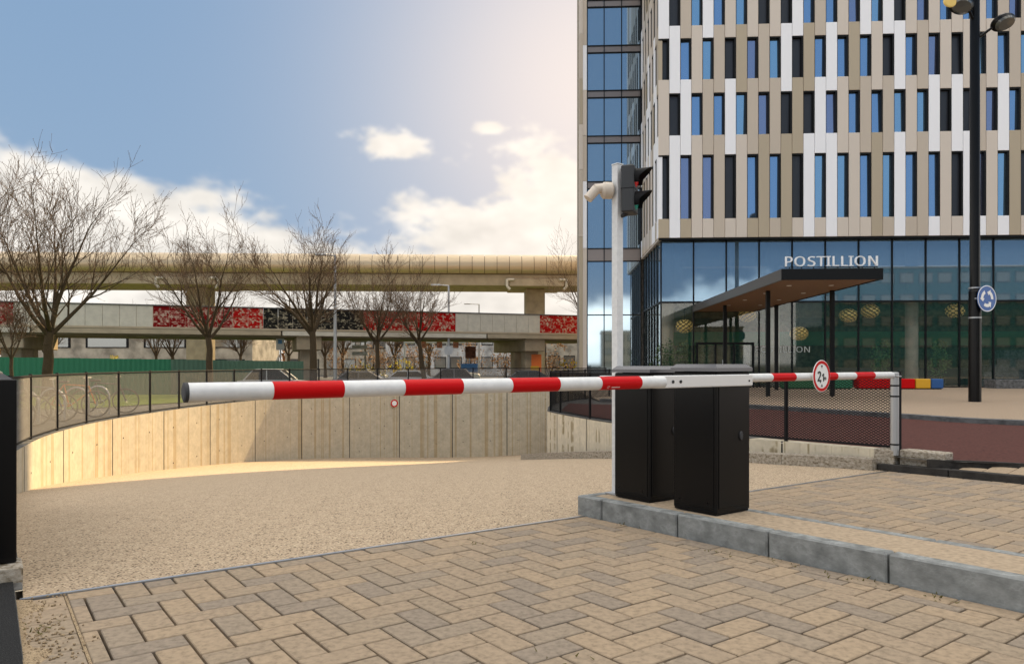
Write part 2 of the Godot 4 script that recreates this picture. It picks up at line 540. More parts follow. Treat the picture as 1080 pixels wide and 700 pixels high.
# ---------- land, ramp, retaining walls ----------
var WL: PackedVector2Array
var WI: PackedVector2Array
func terrain() -> void:
	WL = smooth([pz(.18, 5.26), pz(.19, 8.), Vector2(-6.48, 9.2), Vector2(-7.58, 10.75), Vector2(-8.45, 12.45), Vector2(-9.1, 14.), Vector2(-9.68, 15.9), Vector2(-10.02, 17.6), Vector2(-10.2, 19.5), Vector2(-10.3, 22.), Vector2(-10.15, 25.), Vector2(-9.6, 28.1), Vector2(-8.7, 30.6), Vector2(-7.1, 33.5), Vector2(-4.85, 36.), Vector2(-2.26, 37.6), Vector2(-.7, 38.2), Vector2(2., 38.9), Vector2(6.5, 39.4)], .31)
	WI = smooth([Vector2(5.75, 10.66), Vector2(5.1, 11.8), Vector2(4.45, 13.1), Vector2(3.4, 14.9), Vector2(2.37, 16.9), Vector2(1.6, 19.0), Vector2(1.04, 21.)], .3)
	var back := smooth([Vector2(1.04, 21.), Vector2(1.5, 25.), Vector2(3.4, 29.), Vector2(6.5, 31.)], .5)
	var ramp := PackedVector2Array()
	ramp.append(pz(10.85, 5.22))
	ramp.append(pz(10.85, 5.38))
	ramp.append_array(WI)
	ramp.append_array(back)
	var rl := WL.duplicate()
	rl.reverse()
	ramp.append_array(rl)
	ramp.append(pz(.18, 5.22))
	var hole := Geometry2D.merge_polygons(ramp, PackedVector2Array([pz(.14, -9), pz(12.3, -9), pz(12.3, -3.5), Vector2(9.2, 8.0), Vector2(7.15, 9.75), Vector2(6.02, 10.17), pz(10.9, 5.3), pz(.14, 5.3)]))[0] as PackedVector2Array
	setting("ramp", sheet(ramp, .5, rampy, 0.), M.ramp)
	setting("ground", sheet(PackedVector2Array([Vector2(-60, -30), Vector2(70, -30), Vector2(70, 90), Vector2(-60, 90)]), 3., landy, 0., [hole]), M.ground)
	var flat := func(_x: float, _z: float) -> float: return -.62
	setting("ground", sheet(PackedVector2Array([Vector2(-700, -300), Vector2(700, -300), Vector2(700, 850), Vector2(-700, 850)]), 50., flat, -.02, [PackedVector2Array([Vector2(-59, -29), Vector2(69, -29), Vector2(69, 89), Vector2(-59, 89)])]), M.ground)
	var fy := func(x: float, z: float) -> float: return lerpf(-SLOPE * z + .055, -.11, clampf((CA * x + SA * z - 10.97) / 1.2, 0, 1))
	setting("footway_bed", sheet(PackedVector2Array([pz(10.9, -9), pz(12.45, -9), Vector2(12.8, 5.2), Vector2(9.75, 8.5), Vector2(7.6, 10.3), Vector2(6.3, 10.7), Vector2(5.9, 10.5), pz(10.9, 5.25)]), 1., fy, 0.), M.joint)
	# dark asphalt by the gate post
	var near := func(x: float, z: float) -> float: return maxf(-SLOPE * z, landy(x, z))
	setting("asphalt_strip", sheet(PackedVector2Array([pz(-4, -6), pz(.135, -6), pz(.135, 5.48), pz(-4, 5.48)]), 1., near, .012), M.asphalt)
	# the concrete walls of the ramp, panel by panel, and their stains
	M.wall = wall_material()
	var w := thing("outer_retaining_wall", "long curved concrete retaining wall on the far side of the ramp", "retaining wall")
	var cnt := 10   # ten steps of .31 m make one panel
	var core := Geo.new()
	var OUT := offset_line(WL, -.03)
	var OUT2 := offset_line(WL, -.35)
	for i in WL.size() - 1:
		core.quad(V(OUT[i].x, -6, OUT[i].y), V(OUT[i + 1].x, -6, OUT[i + 1].y), V(OUT[i + 1].x, -.095, OUT[i + 1].y), V(OUT[i].x, -.095, OUT[i].y))
	part("joint_core", core, M.kerbdark, w)
	var holes := Geo.new()
	var pi := 0
	var i := 0
	while i < WL.size() - 1:
		var j := mini(i + cnt, WL.size() - 1)
		var g := Geo.new()
		var u0: float = fmod(pi * .377, 1.0)
		for k in range(i, j):
			var A := WL[k]
			var B := WL[k + 1]
			if k == i: A = A.lerp(B, .07)
			if k == j - 1: B = B.lerp(WL[k], .07)
			var ua := u0 + float(k - i) / cnt * .25
			var ub := u0 + float(k + 1 - i) / cnt * .25
			var la := rampy(A.x, A.y) - .3
			var lb := rampy(B.x, B.y) - .3
			var nn := Vector3((B - A).normalized().y, 0, (B - A).normalized().x)
			g.quad(V(A.x, la, A.y), V(B.x, lb, B.y), V(B.x, -.085, B.y), V(A.x, -.085, A.y), Vector2(ua, clampf((-la) / 3.6, 0, 1)), Vector2(ub, clampf(-lb / 3.6, 0, 1)), Vector2(ub, .01), Vector2(ua, .01))
			g.quad(V(A.x, -.085, A.y), V(B.x, -.085, B.y), V(OUT2[k + 1].x, -.085, OUT2[k + 1].y), V(OUT2[k].x, -.085, OUT2[k].y), Vector2(ua, .0), Vector2(ub, .0), Vector2(ub, .02), Vector2(ua, .02))
			if (k - i) % 5 == 2:
				for hy in [-.62, -1.7, -2.8]:
					if hy > rampy(A.x, A.y) + .15:
						holes.lathe(V(A.x, hy, A.y) + nn * .0015, [Vector2(.022, 0), Vector2(.001, .001)], Basis(Vector3.UP, nn, nn.cross(Vector3.UP)), 8)
		part("wall_panel", g, M.wall, w)
		pi += 1
		i = j
	part("tie_holes", holes, M.ink, w).set_meta("kind", "stuff")
	# the inner wall
	var w2 := thing("inner_retaining_wall", "short concrete wall with a sharp end corner carrying the right mesh fence", "retaining wall")
	var inn := WI.duplicate()
	inn.append_array(back.slice(1))
	var IN2 := offset_line(inn, .3)
	var core2 := Geo.new()
	for k in inn.size() - 1:
		var A2 := inn[k].lerp(IN2[k], .06)
		var B2 := inn[k + 1].lerp(IN2[k + 1], .06)
		core2.quad(V(B2.x, -5, B2.y), V(A2.x, -5, A2.y), V(A2.x, -.095, A2.y), V(B2.x, -.095, B2.y))
	part("joint_core", core2, M.kerbdark, w2)
	i = 0
	pi = 3
	while i < inn.size() - 1:
		var j := mini(i + 7, inn.size() - 1)
		var g := Geo.new()
		var u0: float = fmod(pi * .31, 1.0)
		for k in range(i, j):
			var A := inn[k]
			var B := inn[k + 1]
			if k == i: A = A.lerp(B, .06)
			if k == j - 1: B = B.lerp(inn[k], .06)
			var ua := u0 + float(k - i) / 7 * .2
			var ub := u0 + float(k + 1 - i) / 7 * .2
			var la := rampy(A.x, A.y) - .3
			var lb := rampy(B.x, B.y) - .3
			var ta := lerpf(.0, -.1, clampf(k / 12.0, 0, 1))
			var tb := lerpf(.0, -.1, clampf((k + 1) / 12.0, 0, 1))
			g.quad(V(B.x, lb, B.y), V(A.x, la, A.y), V(A.x, ta, A.y), V(B.x, tb, B.y), Vector2(ub, clampf(-lb / 3.6, 0, 1)), Vector2(ua, clampf(-la / 3.6, 0, 1)), Vector2(ua, .01), Vector2(ub, .01))
			g.quad(V(B.x, tb, B.y), V(A.x, ta, A.y), V(IN2[k].x, ta, IN2[k].y), V(IN2[k + 1].x, tb, IN2[k + 1].y), Vector2(ub, 0), Vector2(ua, 0), Vector2(ua, .02), Vector2(ub, .02))
			if k == 0: g.quad(V(A.x, la, A.y), V(IN2[0].x, la, IN2[0].y), V(IN2[0].x, ta, IN2[0].y), V(A.x, ta, A.y), Vector2(.1, .2), Vector2(.15, .2), Vector2(.15, .01), Vector2(.1, .01))
		part("wall_panel", g, M.wallpale, w2)
		pi += 1
		i = j
	# low kerb at the foot of the inner wall
	var kt := thing("ramp_kerb", "weathered low concrete kerb along the foot of the inner ramp wall", "kerb")
	var KA := smooth([pz(10.7, 5.36), Vector2(4.6, 11.72), Vector2(3.95, 12.9), Vector2(2.9, 14.7), Vector2(1.87, 16.7), Vector2(1.0, 18.9), Vector2(.45, 21.), Vector2(.3, 23.), Vector2(.9, 25.2)], .3)
	var KB := offset_line(KA, .34)
	i = 0
	while i < KA.size() - 1:
		var j := mini(i + 5, KA.size() - 1)
		var a := KA.slice(i, j + 1)
		var b := KB.slice(i, j + 1)
		a[0] = a[0].lerp(a[1], .03)
		b[0] = b[0].lerp(b[1], .03)
		var kb := func(x: float, z: float) -> float: return rampy(x, z) - .1
		var ktop := func(x: float, z: float) -> float: return rampy(x, z) + .17
		part("kerb_stone", ribbon(a, b, kb, ktop), M.upstand, kt)
		i = j
	# the deck over the hidden end of the ramp
	var dk := Geo.new()
	dk.box(V(7.4, -1.7, 35.2), Vector3(1.6, 3.2, 9.5))
	setting("ramp_portal", dk, M.concrete)

# concrete with rust-brown drip stains under the joints and along the panels
func wall_material() -> StandardMaterial3D:
	var W := 1024
	var H := 256
	var im := Image.create(W, H, false, Image.FORMAT_RGB8)
	var im2 := Image.create(W, H, false, Image.FORMAT_RGB8)
	var n := FastNoiseLite.new()
	n.seed = 3
	n.frequency = .02
	n.fractal_octaves = 5
	var st := FastNoiseLite.new()
	st.seed = 9
	st.frequency = .035
	st.fractal_octaves = 3
	for x in W:
		var px := minf(x, W - x)
		var line := st.get_noise_1d(px * 1.0)
		var s := smoothstep(.16, .4, line)
		var thin := smoothstep(.3, .5, st.get_noise_1d(px * 3.1 + 700.))
		for y in H:
			var b := n.get_noise_2d(px, y * 1.5)
			var f := n.get_noise_2d(px * 4.0, y * 5.0 + 90.)
			var wob := .65 + .35 * n.get_noise_2d(px * 3., y * .25 + 300.)
			var k: float = clampf(s * wob + thin * .35 * wob, 0, 1)
			var c := Color(.90, .85, .76) * (1.0 + b * .07 + f * .05)
			im.set_pixel(x, y, c.lerp(Color(.72, .58, .36), k * .55))
			im2.set_pixel(x, y, c.lerp(Color(.50, .43, .29), clampf(k * 1.1 * smoothstep(-.3, .2, b), 0, .8)))
	var m := StandardMaterial3D.new()
	m.albedo_color = lin(.62, .62, .60)
	m.albedo_texture = ImageTexture.create_from_image(im)
	m.roughness = .9
	var m2 := m.duplicate()
	m2.albedo_color = lin(.72, .72, .70)
	m2.albedo_texture = ImageTexture.create_from_image(im2)
	M.wallpale = m2
	return m

# ---------- paving ----------
const U := .173
func lane(called: String, a0: float, a1: float, b0: float, b1: float, soldier: bool, border: bool) -> void:
	var root := Node3D.new()
	root.name = called
	add_child(root)
	root.set_meta("kind", "structure")
	var bed := Geo.new()
	var lim0 := a0 - (.29 if border else 0.0)
	var lim1 := a1 + (.176 if soldier else 0.0)
	bed.quad(G(lim0, b0, -.034), G(lim1, b0, -.034), G(lim1, b1, -.034), G(lim0, b1, -.034))
	part("joint_sand", bed, M.joint, root)
	var list := []   # [Z, a, b, la, lb, seen]
	var i0 := int(floor((a0 - 2.902) / U)) - 2
	var i1 := int(ceil((a1 - 2.902) / U)) + 2
	var j0 := int(floor((b0 - 2.953) / U)) - 2
	var j1 := int(ceil((b1 - 2.953) / U)) + 2
	for i in range(i0, i1):
		for j in range(j0, j1):
			var s := posmod(i - j - 1, 4)
			if s != 0 and s != 3: continue
			var x0 := 2.902 + i * U
			var y0 := 2.953 + j * U
			var x1 := x0 + (2 * U if s == 0 else U)
			var y1 := y0 + (U if s == 0 else 2 * U)
			x0 = maxf(x0, a0); x1 = minf(x1, a1); y0 = maxf(y0, b0); y1 = minf(y1, b1)
			if x1 - x0 < .03 or y1 - y0 < .03: continue
			list.append([(x0 + x1) / 2, (y0 + y1) / 2, x1 - x0, y1 - y0])
	if soldier:
		var b := b0
		while b < b1 - .05:
			var l := minf(2 * U, b1 - b)
			list.append([a1 + .087, b + l / 2, .17, l])
			b += l
	if border:
		var b := b0
		while b < b1 - .05:
			var l := minf(.272, b1 - b)
			list.append([a0 - .143, b + l / 2, .272, l])
			b += l
	var ranked := []
	var rest := []
	for p in list:
		var c := pz(p[0], p[1])
		var u: float = c.x / c.y if c.y > 1.0 else 9.0
		if c.y > 2.7 and absf(u) < .78: ranked.append([c.y, p])
		else: rest.append(p)
	ranked.sort_custom(func(q, r): return q[0] < r[0])
	while ranked.size() > 296: rest.append(ranked.pop_back()[1])
	var cache := {}
	for q in ranked:
		var p: Array = q[1]
		var key := "%d_%d" % [int(round(p[2] * 500)), int(round(p[3] * 500))]
		if not cache.has(key): cache[key] = bmesh(Vector3(p[2] - .013, .07, p[3] - .013), .0045)
		var turn := TILT * Basis.from_euler(Vector3(rng.randfn(0, .003), rng.randfn(0, .002), rng.randfn(0, .003)))
		part("paver", cache[key], M.paver[rng.randi() % M.paver.size()], root, G(p[0], p[1], -.035 + rng.randfn(0, .0011)), turn)
	if rest.size():
		var g := Geo.new()
		for p in rest:
			var n := g.v.size()
			g.cbox(G(p[0], p[1], -.035 + rng.randfn(0, .0011)), Vector3(p[2] - .013, .07, p[3] - .013), .0045, TILT)
			var k := rng.randf_range(.88, 1.06)
			for w in g.v.size() - n: g.c.append(Color(.33 * k, .252 * k, .176 * k))
		var ms: StandardMaterial3D = M.paver[0].duplicate()
		ms.albedo_color = Color.WHITE
		ms.vertex_color_use_as_albedo = true
		part("pavers", g, ms, root).set_meta("kind", "stuff")
func paving() -> void:
	lane("entry_lane_paving", .395, 4.57, -3., 5.185, true, true)
	lane("exit_lane_paving", 5.51, 10.82, -3., 5.185, false, false)
	for s in [[.16, 4.74], [5.51, 10.8]]:
		var st := Geo.new()
		st.box(G((s[0] + s[1]) / 2, 5.205, -.018), Vector3(s[1] - s[0], .05, .03), TILT)
		setting("steel_edge_strip", st, M.steel)
	var sj := Geo.new()
	sj.box(G(.3925, 2.7, -.02), Vector3(.014, .028, 4.95), TILT)
	setting("sandy_joint", sj, M.sand)
	# loose sand along the left edge
	var sd := Geo.new()
	var nz := FastNoiseLite.new()
	nz.seed = 2
	nz.frequency = 2.6
	for k in 60:
		var b := -1. + k * .103
		var b2 := b + .103
		var w0 := .09 + .17 * maxf(-.3, nz.get_noise_1d(b))
		var w1 := .09 + .17 * maxf(-.3, nz.get_noise_1d(b2))
		sd.quad(G(.13, b, .014), G(.13 + w0, b, -.003), G(.13 + w1, b2, -.003), G(.13, b2, .014))
	var so := part(numbered("sand_drift"), sd, M.sand, self)
	so.set_meta("kind", "stuff")
	so.set_meta("label", "loose yellow sand along the asphalt edge")
	so.set_meta("category", "sand")
	var peb := Geo.new()
	for k in 420:
		var b := rng.randf_range(2.6, 5.2)
		var a := .15 + absf(rng.randfn(0, .12))
		var r := rng.randf_range(.003, .008)
		peb.cbox(G(a, b, .004), Vector3(r * 2, r * 1.5, r * 2), r * .5, Basis.from_euler(Vector3(rng.randf(), rng.randf() * 6, rng.randf())))
	var po := part(numbered("gravel"), peb, M.sand, self)
	po.set_meta("kind", "stuff")
	po.set_meta("label", "small stones scattered on the sandy paving edge")
	po.set_meta("category", "gravel")
	# grit, leaf scraps and weeds in the joints
	var wd := Geo.new()
	for q in [[4.62, 3.0, 14], [4.66, 2.35, 16], [4.6, 2.6, 10], [.2, 3.62, 40], [.22, 4.55, 16], [4.7, 4.6, 8], [4.5, 3.4, 8], [4.66, 1.9, 14], [3.2, 4.9, 6], [5.6, 3.6, 10], [6.4, 4.8, 12], [2.2, 2.6, 5]]:
		for k in q[2]:
			var p := G(q[0] + rng.randfn(0, .05), q[1] + rng.randfn(0, .09), .003)
			var d := Vector3(rng.randfn(0, 1), absf(rng.randfn(0, .8)) + .15, rng.randfn(0, 1)).normalized() * rng.randf_range(.012, .03)
			var sde := d.cross(Vector3(rng.randf(), 1, rng.randf())).normalized() * .005
			wd.quad(p - sde, p + sde, p + d + sde * .3, p + d - sde * .3)
	var wo := part(numbered("weeds"), wd, mat(lin(.10, .085, .025), .9), self)
	wo.set_meta("kind", "stuff")
	wo.set_meta("label", "small weeds and dry scraps in the paving joints")
	wo.set_meta("category", "weeds")
	# the island
	var isl := thing("traffic_island", "long low traffic island with grey kerb stones carrying the barrier cabinets", "traffic island")
	var js := [5.33, 4.98, 4.05, 3.17, 2.28, 1.4, .52, -.36, -1.24, -2.1, -3.]
	for k in js.size() - 1:
		var l: float = js[k] - js[k + 1]
		var m: float = (js[k] + js[k + 1]) / 2
		lit("kerb_stone", Vector3(.125, .3, l - .014), M.kerb, isl, G(4.8135, m, .04), .012, TILT)
		lit("kerb_stone", Vector3(.1, .3, l - .008), M.kerb, isl, G(5.45, m, .036), .012, TILT)
	lit("kerb_stone", Vector3(.512, .3, .1), M.kerb, isl, G(5.138, 5.28, .038), .012, TILT)
	lit("top_slab", Vector3(.52, .28, 8.2), M.islandtop, isl, G(5.138, 1.12, .043), .004, TILT)
	# kerb and footway to the right of the exit lane
	var rk := thing("dark_kerb", "dark kerb stones edging the exit lane below the footway", "kerb")
	var b := 5.36
	while b > -2.5:
		lit("kerb_stone", Vector3(.13, .3, .985), M.kerbdark, rk, G(10.905, b - .495, -.045), .012, TILT)
		b -= .995
	var fw := Node3D.new()
	fw.name = "footway"
	add_child(fw)
	fw.set_meta("kind", "structure")
	var dirt := Geo.new()
	for j in 26:
		var b1 := 4.9 - j * .3
		var bm := b1 - .15
		var edge := lerpf(10.9, 11.55, (4.59 - bm) / 1.01) if bm > 3.58 else lerpf(11.55, 12.16, (3.58 - bm) / 2.62) if bm > .96 else 12.2
		var y0 := G(10.97, bm).y + .1
		var y1 := G(edge, bm).y + .1 + (edge - 10.97) * .12
		var w := edge - 10.975
		if w < .05: continue
		var e0 := Vector3(G(10.975, bm).x, y0, G(10.975, bm).z)
		var e1 := Vector3(G(edge, bm).x, y1, G(edge, bm).z)
		var d := (e1 - e0).normalized()
		var q := Basis(d, Vector3.UP, TILT.z)
		q.y = q.z.cross(q.x).normalized()
		q.z = q.x.cross(q.y)
		var L := e0.distance_to(e1)
		dirt.box((e0 + e1) / 2 - q.y * .03, Vector3(L, .03, .3), q)
		var x := 0.0
		while x < L - .02:
			var l := minf(.45, L - x)
			lit("slab", Vector3(l - .008, .05, .29), M.paver[3] if rng.randf() < .5 else M.plaza, fw, e0 + d * (x + l / 2) - q.y * .025, .004, q)
			x += l
	part("slab_bed", dirt, M.joint, fw)
	var ea := smooth([Vector2(5.98, 10.24), Vector2(7.15, 9.79), Vector2(9.2, 8.05), Vector2(12., 4.6)], .4)
	var eb := offset_line(ea, .07)
	var elo := func(_x: float, _z: float) -> float: return -.4
	var ehi := func(_x: float, _z: float) -> float: return -.066
	setting("road_edge", ribbon(ea, eb, elo, ehi), M.kerbdark)

# ---------- barriers, signal, gate ----------
func cabinet(t: Node3D, lock_side: int) -> void:
	var h := 1.21
	lit("body", Vector3(.47, h, .47), M.black, t, Vector3(0, h / 2 + .012, 0), .012)
	lit("plinth", Vector3(.45, .02, .45), M.blackmat, t, Vector3(0, .012, 0))
	var d := lit("door", Vector3(.415, h - .12, .012), M.black, t, Vector3(0, h / 2, .2365 * lock_side), .004)
	var lg := Geo.new()
	lg.lathe(Vector3.ZERO, [Vector2(.034, 0), Vector2(.034, .008), Vector2(.028, .013), Vector2(.0, .014)], Basis(Vector3(.62, 0, 0), Vector3(0, 0, lock_side), Vector3(0, -1.25 * lock_side, 0)), 18)
	part("lock", lg, M.rubber, d, Vector3(.09, .06, .006 * lock_side))
	lit("side_panel", Vector3(.012, h - .1, .415), M.black, t, Vector3(-.2365, h / 2 + .005, 0), .004)
	var g := Geo.new()
	var B := [Vector3(-.25, 0, .25), Vector3(.25, 0, .25), Vector3(.25, 0, -.25), Vector3(-.25, 0, -.25)]
	for k in 4:
		var p: Vector3 = B[k]
		var q: Vector3 = B[(k + 1) % 4]
		var c := Vector3(0, .03, 0)
		var e := Vector3(0, .062, 0)
		g.quad(p, q, q + c, p + c)
		g.quad(p + c, q + c, q * .86 + e, p * .86 + e)
	var T := B.map(func(p): return p * .86 + Vector3(0, .062, 0))
	g.quad(T[0], T[1], T[2], T[3])
	g.quad(B[3], B[2], B[1], B[0])
	part("lid", g, M.lid, t, Vector3(0, h + .016, 0))
	for x in [-.15, .15]:
		var sc := Geo.new()
		sc.lathe(Vector3(-.243, .1, x), [Vector2(.006, 0), Vector2(.0, .003)], Basis(Vector3.UP, Vector3.LEFT, Vector3.FORWARD), 8)
		part("screw", sc, M.galv, t)
func boom(t: Node3D, from: float, to: float, y: float, z: float, r: float, bands: Array, ends: int) -> MeshInstance3D:
	var g := Geo.new()
	var q := Basis(Vector3(0, 1, 0), Vector3(1, 0, 0), Vector3(0, 0, -1))
	g.lathe(Vector3(from, y, z), [Vector2(r, 0), Vector2(r, to - from)], q, 28)
	var bm := part("boom", g, M.white, t)
	for s in bands:
		var h := Geo.new()
		h.lathe(Vector3(s[0], y, z), [Vector2(r, 0), Vector2(r + .0012, .0), Vector2(r + .0012, s[1] - s[0]), Vector2(r, s[1] - s[0])], q, 28)
		part("red_band", h, M.red, bm)
	var c := Geo.new()
	if ends < 0: c.lathe(Vector3(from - .014, y, z), [Vector2(.0, 0), Vector2(r * .8, .0), Vector2(r * 1.02, .004), Vector2(r * 1.03, .02), Vector2(r, .02)], q, 28)
	else: c.lathe(Vector3(to, y, z), [Vector2(r, 0), Vector2(r * .9, .02), Vector2(r * .55, .04), Vector2(0, .046)], q, 28)
	part("end_cap", c, M.rubber if ends < 0 else M.white, bm)
	return bm
func barrier() -> void:
	var o := G(5.19, 4.03, .19)
	var t := thing("entry_barrier", "near black barrier cabinet with long red and white boom reaching left", "barrier", o, BAB)
	cabinet(t, 1)
	var y := 1.163 - o.y
	var bm := boom(t, .781 - 5.19, 4.2 - 5.19, y, .31, .047, [[1.194 - 5.19, 1.58 - 5.19], [1.954 - 5.19, 2.353 - 5.19], [2.73 - 5.19, 3.131 - 5.19], [3.52 - 5.19, 3.928 - 5.19]], -1)
	var tx := TextMesh.new()
	var fn := SystemFont.new()
	fn.font_names = PackedStringArray(["Droid Sans"])
	fn.font_weight = 700
	tx.font = fn
	tx.text = "CF"
	tx.font_size = 32
	tx.pixel_size = .0007
	tx.depth = .0006
	part("maker_mark", tx, M.signwhite, bm, Vector3(3.585 - 5.19, y - .028, .31 + .0385), Basis(Vector3.RIGHT, .62))
	var mk := Geo.new()
	for k in 8: mk.box(Vector3(3.622 + k * .0105 - 5.19, y - .0295, .31 + .0375), Vector3(.008, .008, .001), Basis(Vector3.RIGHT, .62))
	part("maker_strokes", mk, M.signwhite, bm).set_meta("kind", "stuff")
	var pl := lit("boom_bracket", Vector3(1.2, .098, .05), M.white, t, Vector3(-.46, y, .30), .004)
	lit("bracket_face", Vector3(1.16, .086, .004), metal(lin(.62, .62, .62), .35, .5), pl, Vector3(0.02, 0, .0265), .001)
	for x in [-.52, -.43, -.34, .55]:
		var bg := Geo.new()
		bg.lathe(Vector3(x, .0 if x < 0 else -.005, .028), [Vector2(.013 if x < 0 else .008, 0), Vector2(.013 if x < 0 else .008, .006), Vector2(.0, .009)], Basis(Vector3.RIGHT, Vector3(0, 0, 1), Vector3(0, -1, 0)), 12)
		part("bolt", bg, M.ink, pl)
	var hub := Geo.new()
	hub.lathe(Vector3(.0, y, .235), [Vector2(.04, 0), Vector2(.04, .05)], Basis(Vector3.RIGHT, Vector3(0, 0, 1), Vector3(0, -1, 0)), 16)
	part("pivot", hub, M.blackmat, t)
	o = G(5.235, 4.82, .19)
	t = thing("exit_barrier", "far black barrier cabinet with shorter boom reaching right to a post", "barrier", o, BAB)
	cabinet(t, 1)
	y = 1.137 - o.y
	boom(t, 5.5 - 5.235, 10.84 - 5.235, y, -.33, .05, [[6.77 - 5.235, 7.27 - 5.235], [7.774 - 5.235, 8.275 - 5.235], [8.77 - 5.235, 9.272 - 5.235], [9.769 - 5.235, 10.285 - 5.235]], 1)
	lit("boom_bracket", Vector3(.9, .1, .05), M.white, t, Vector3(.1, y, -.30), .004)
	var hub2 := Geo.new()
	hub2.lathe(Vector3(.0, y, -.28), [Vector2(.04, 0), Vector2(.04, .05)], Basis(Vector3.RIGHT, Vector3(0, 0, 1), Vector3(0, -1, 0)), 16)
	part("pivot", hub2, M.blackmat, t)
	# height sign on the exit boom
	t = thing("height_limit_sign", "round red rimmed 2.1 m height limit sign on the right boom", "sign", Vector3(G(8.8, 5.07).x, 1.145, G(8.8, 5.07).z), BAB)
	var face := Basis(Vector3.RIGHT, Vector3(0, 0, 1), Vector3(0, -1, 0))
	var d := Geo.new()
	d.lathe(Vector3.ZERO, [Vector2(0, -.006), Vector2(.206, -.006), Vector2(.21, 0), Vector2(.206, .003), Vector2(0, .003)], face, 40)
	part("plate", d, M.signwhite, t)
	d = Geo.new()
	d.lathe(Vector3.ZERO, [Vector2(.202, .003), Vector2(.2, .0055), Vector2(.163, .0055), Vector2(.161, .003)], face, 40)
	part("red_rim", d, M.red, t)
	var chars := [["2", -.062, -.005, .0046], [",1", .012, -.02, .0036], ["m", .075, -.028, .0018]]
	for ch in chars:
		var tm := TextMesh.new()
		tm.font = fn
		tm.text = ch[0]
		tm.font_size = 40
		tm.pixel_size = ch[3]
		tm.depth = .003
		part("numeral", tm, M.ink, t, Vector3(ch[1], ch[2], .005))
	for s in [-1., 1.]:
		var tr := Geo.new()
		tr.prism(Vector3(0, s * .125, 0), PackedVector2Array([Vector2(-.022, .016 * s), Vector2(.022, .016 * s), Vector2(0, -.022 * s)]), .0035, .006)
		part("triangle_mark", tr, M.ink, t)
	# end post of the exit boom
	t = thing("boom_rest_post", "galvanised round post catching the end of the right boom", "post", Vector3(G(10.95, 5.15).x, .0, G(10.95, 5.15).z), BAB)
	d = Geo.new()
	d.lathe(Vector3.ZERO, [Vector2(.06, -.06), Vector2(.06, 1.17), Vector2(.05, 1.18), Vector2(.0, 1.18)], Basis.IDENTITY, 20)
	part("tube", d, M.galv, t)
	for yy in [.1, .82, .98]:
		d = Geo.new()
		d.lathe(Vector3(0, yy, 0), [Vector2(.06, -.012), Vector2(.0625, -.012), Vector2(.0625, .012), Vector2(.06, .012)], Basis.IDENTITY, 20)
		part("clamp_band", d, M.blackmat, t)
	lit("cradle", Vector3(.1, .02, .16), M.galv, t, Vector3(0, 1.12, 0), .004)
	# signal pole
	o = G(5.16, 5.17, .185)
	t = thing("signal_pole", "white square steel pole with a two-lamp traffic signal and a beige camera", "traffic signal", o, BAB)
	lit("pole", Vector3(.085, 3.32 - o.y, .085), M.white, t, Vector3(0, (3.32 - o.y) / 2, 0), .006)
	lit("cap", Vector3(.09, .012, .09), M.white, t, Vector3(0, 3.326 - o.y, 0), .003)
	lit("base_plate", Vector3(.18, .012, .18), M.galv, t, Vector3(0, .008, 0))
	var f := BAB.inverse() * Vector3(.93, 0, .36).normalized()
	var fb := Basis(Vector3.UP.cross(f), Vector3.UP, f)
	var hc := fb * Vector3(0, 0, .125) + Vector3(0, 3.055 - o.y, 0)
	var hd := lit("signal_head", Vector3(.23, .47, .13), mat(lin(.03, .032, .035), .6), t, hc, .012, fb)
	for s in [[.115, mat(lin(.75, .02, .02), .25)], [-.115, mat(lin(.02, .30, .22), .25)]]:
		var lg := Geo.new()
		lg.lathe(Vector3(0, s[0], .065), [Vector2(.088, 0), Vector2(.07, .012), Vector2(.0, .018)], face, 20)
		part("lens", lg, s[1], hd)
		var vg := Geo.new()
		for k in 20:
			var a0 := -.6 + (PI + 1.2) * k / 20.
			var a1 := -.6 + (PI + 1.2) * (k + 1) / 20.
			var z0 := .065 + .05 + .11 * maxf(0., sin(a0))
			var z1 := .065 + .05 + .11 * maxf(0., sin(a1))
			for rr in [.098, .095]:
				vg.quad(Vector3(cos(a0) * rr, s[0] + sin(a0) * rr, .063), Vector3(cos(a1) * rr, s[0] + sin(a1) * rr, .063), Vector3(cos(a1) * rr, s[0] + sin(a1) * rr, z1), Vector3(cos(a0) * rr, s[0] + sin(a0) * rr, z0))
		part("visor", vg, M.blackmat, hd)
	lit("seam", Vector3(.234, .006, .134), M.blackmat, hd, Vector3.ZERO)
	for s in [-.26, .22]:
		var br := Geo.new()
		br.tube(Vector3(0, hc.y + s, 0) + fb * Vector3(0, 0, .02), Vector3(0, hc.y + s * .9, 0) + fb * Vector3(0, 0, .1), .022, .022, 8, true)
		part("bracket", br, M.rubber, t)
	var lf := BAB.inverse() * Vector3(-1, 0, .15).normalized()
	var cg := Geo.new()
	var c0 := Vector3(0, 3.06 - o.y, 0)
	cg.lathe(c0 + lf * .045, [Vector2(.055, 0), Vector2(.085, .02), Vector2(.085, .1), Vector2(.06, .125), Vector2(0, .13)], Basis(lf.cross(Vector3.UP), lf, Vector3.UP), 16)
	part("camera_mount", cg, M.beigeplastic, t)
	cg = Geo.new()
	var e0 := c0 + lf * .15 + Vector3(0, .02, 0)
	var e1 := c0 + lf * .24 + Vector3(0, .01, 0)
	var e2 := c0 + lf * .31 + Vector3(0, -.09, 0)
	cg.tube(e0, e1, .05, .05, 14, true)
	cg.tube(e1 + lf * -.02, e2, .052, .05, 14, true)
	part("camera_housing", cg, M.beigeplastic, t)
	# the steel gate leaf at the left edge
	t = thing("sliding_gate", "black steel gate leaf with bolted grey plate at the left edge", "gate", G(0, 5.6), BAB)
	var gy := .022 - G(0, 5.6).y
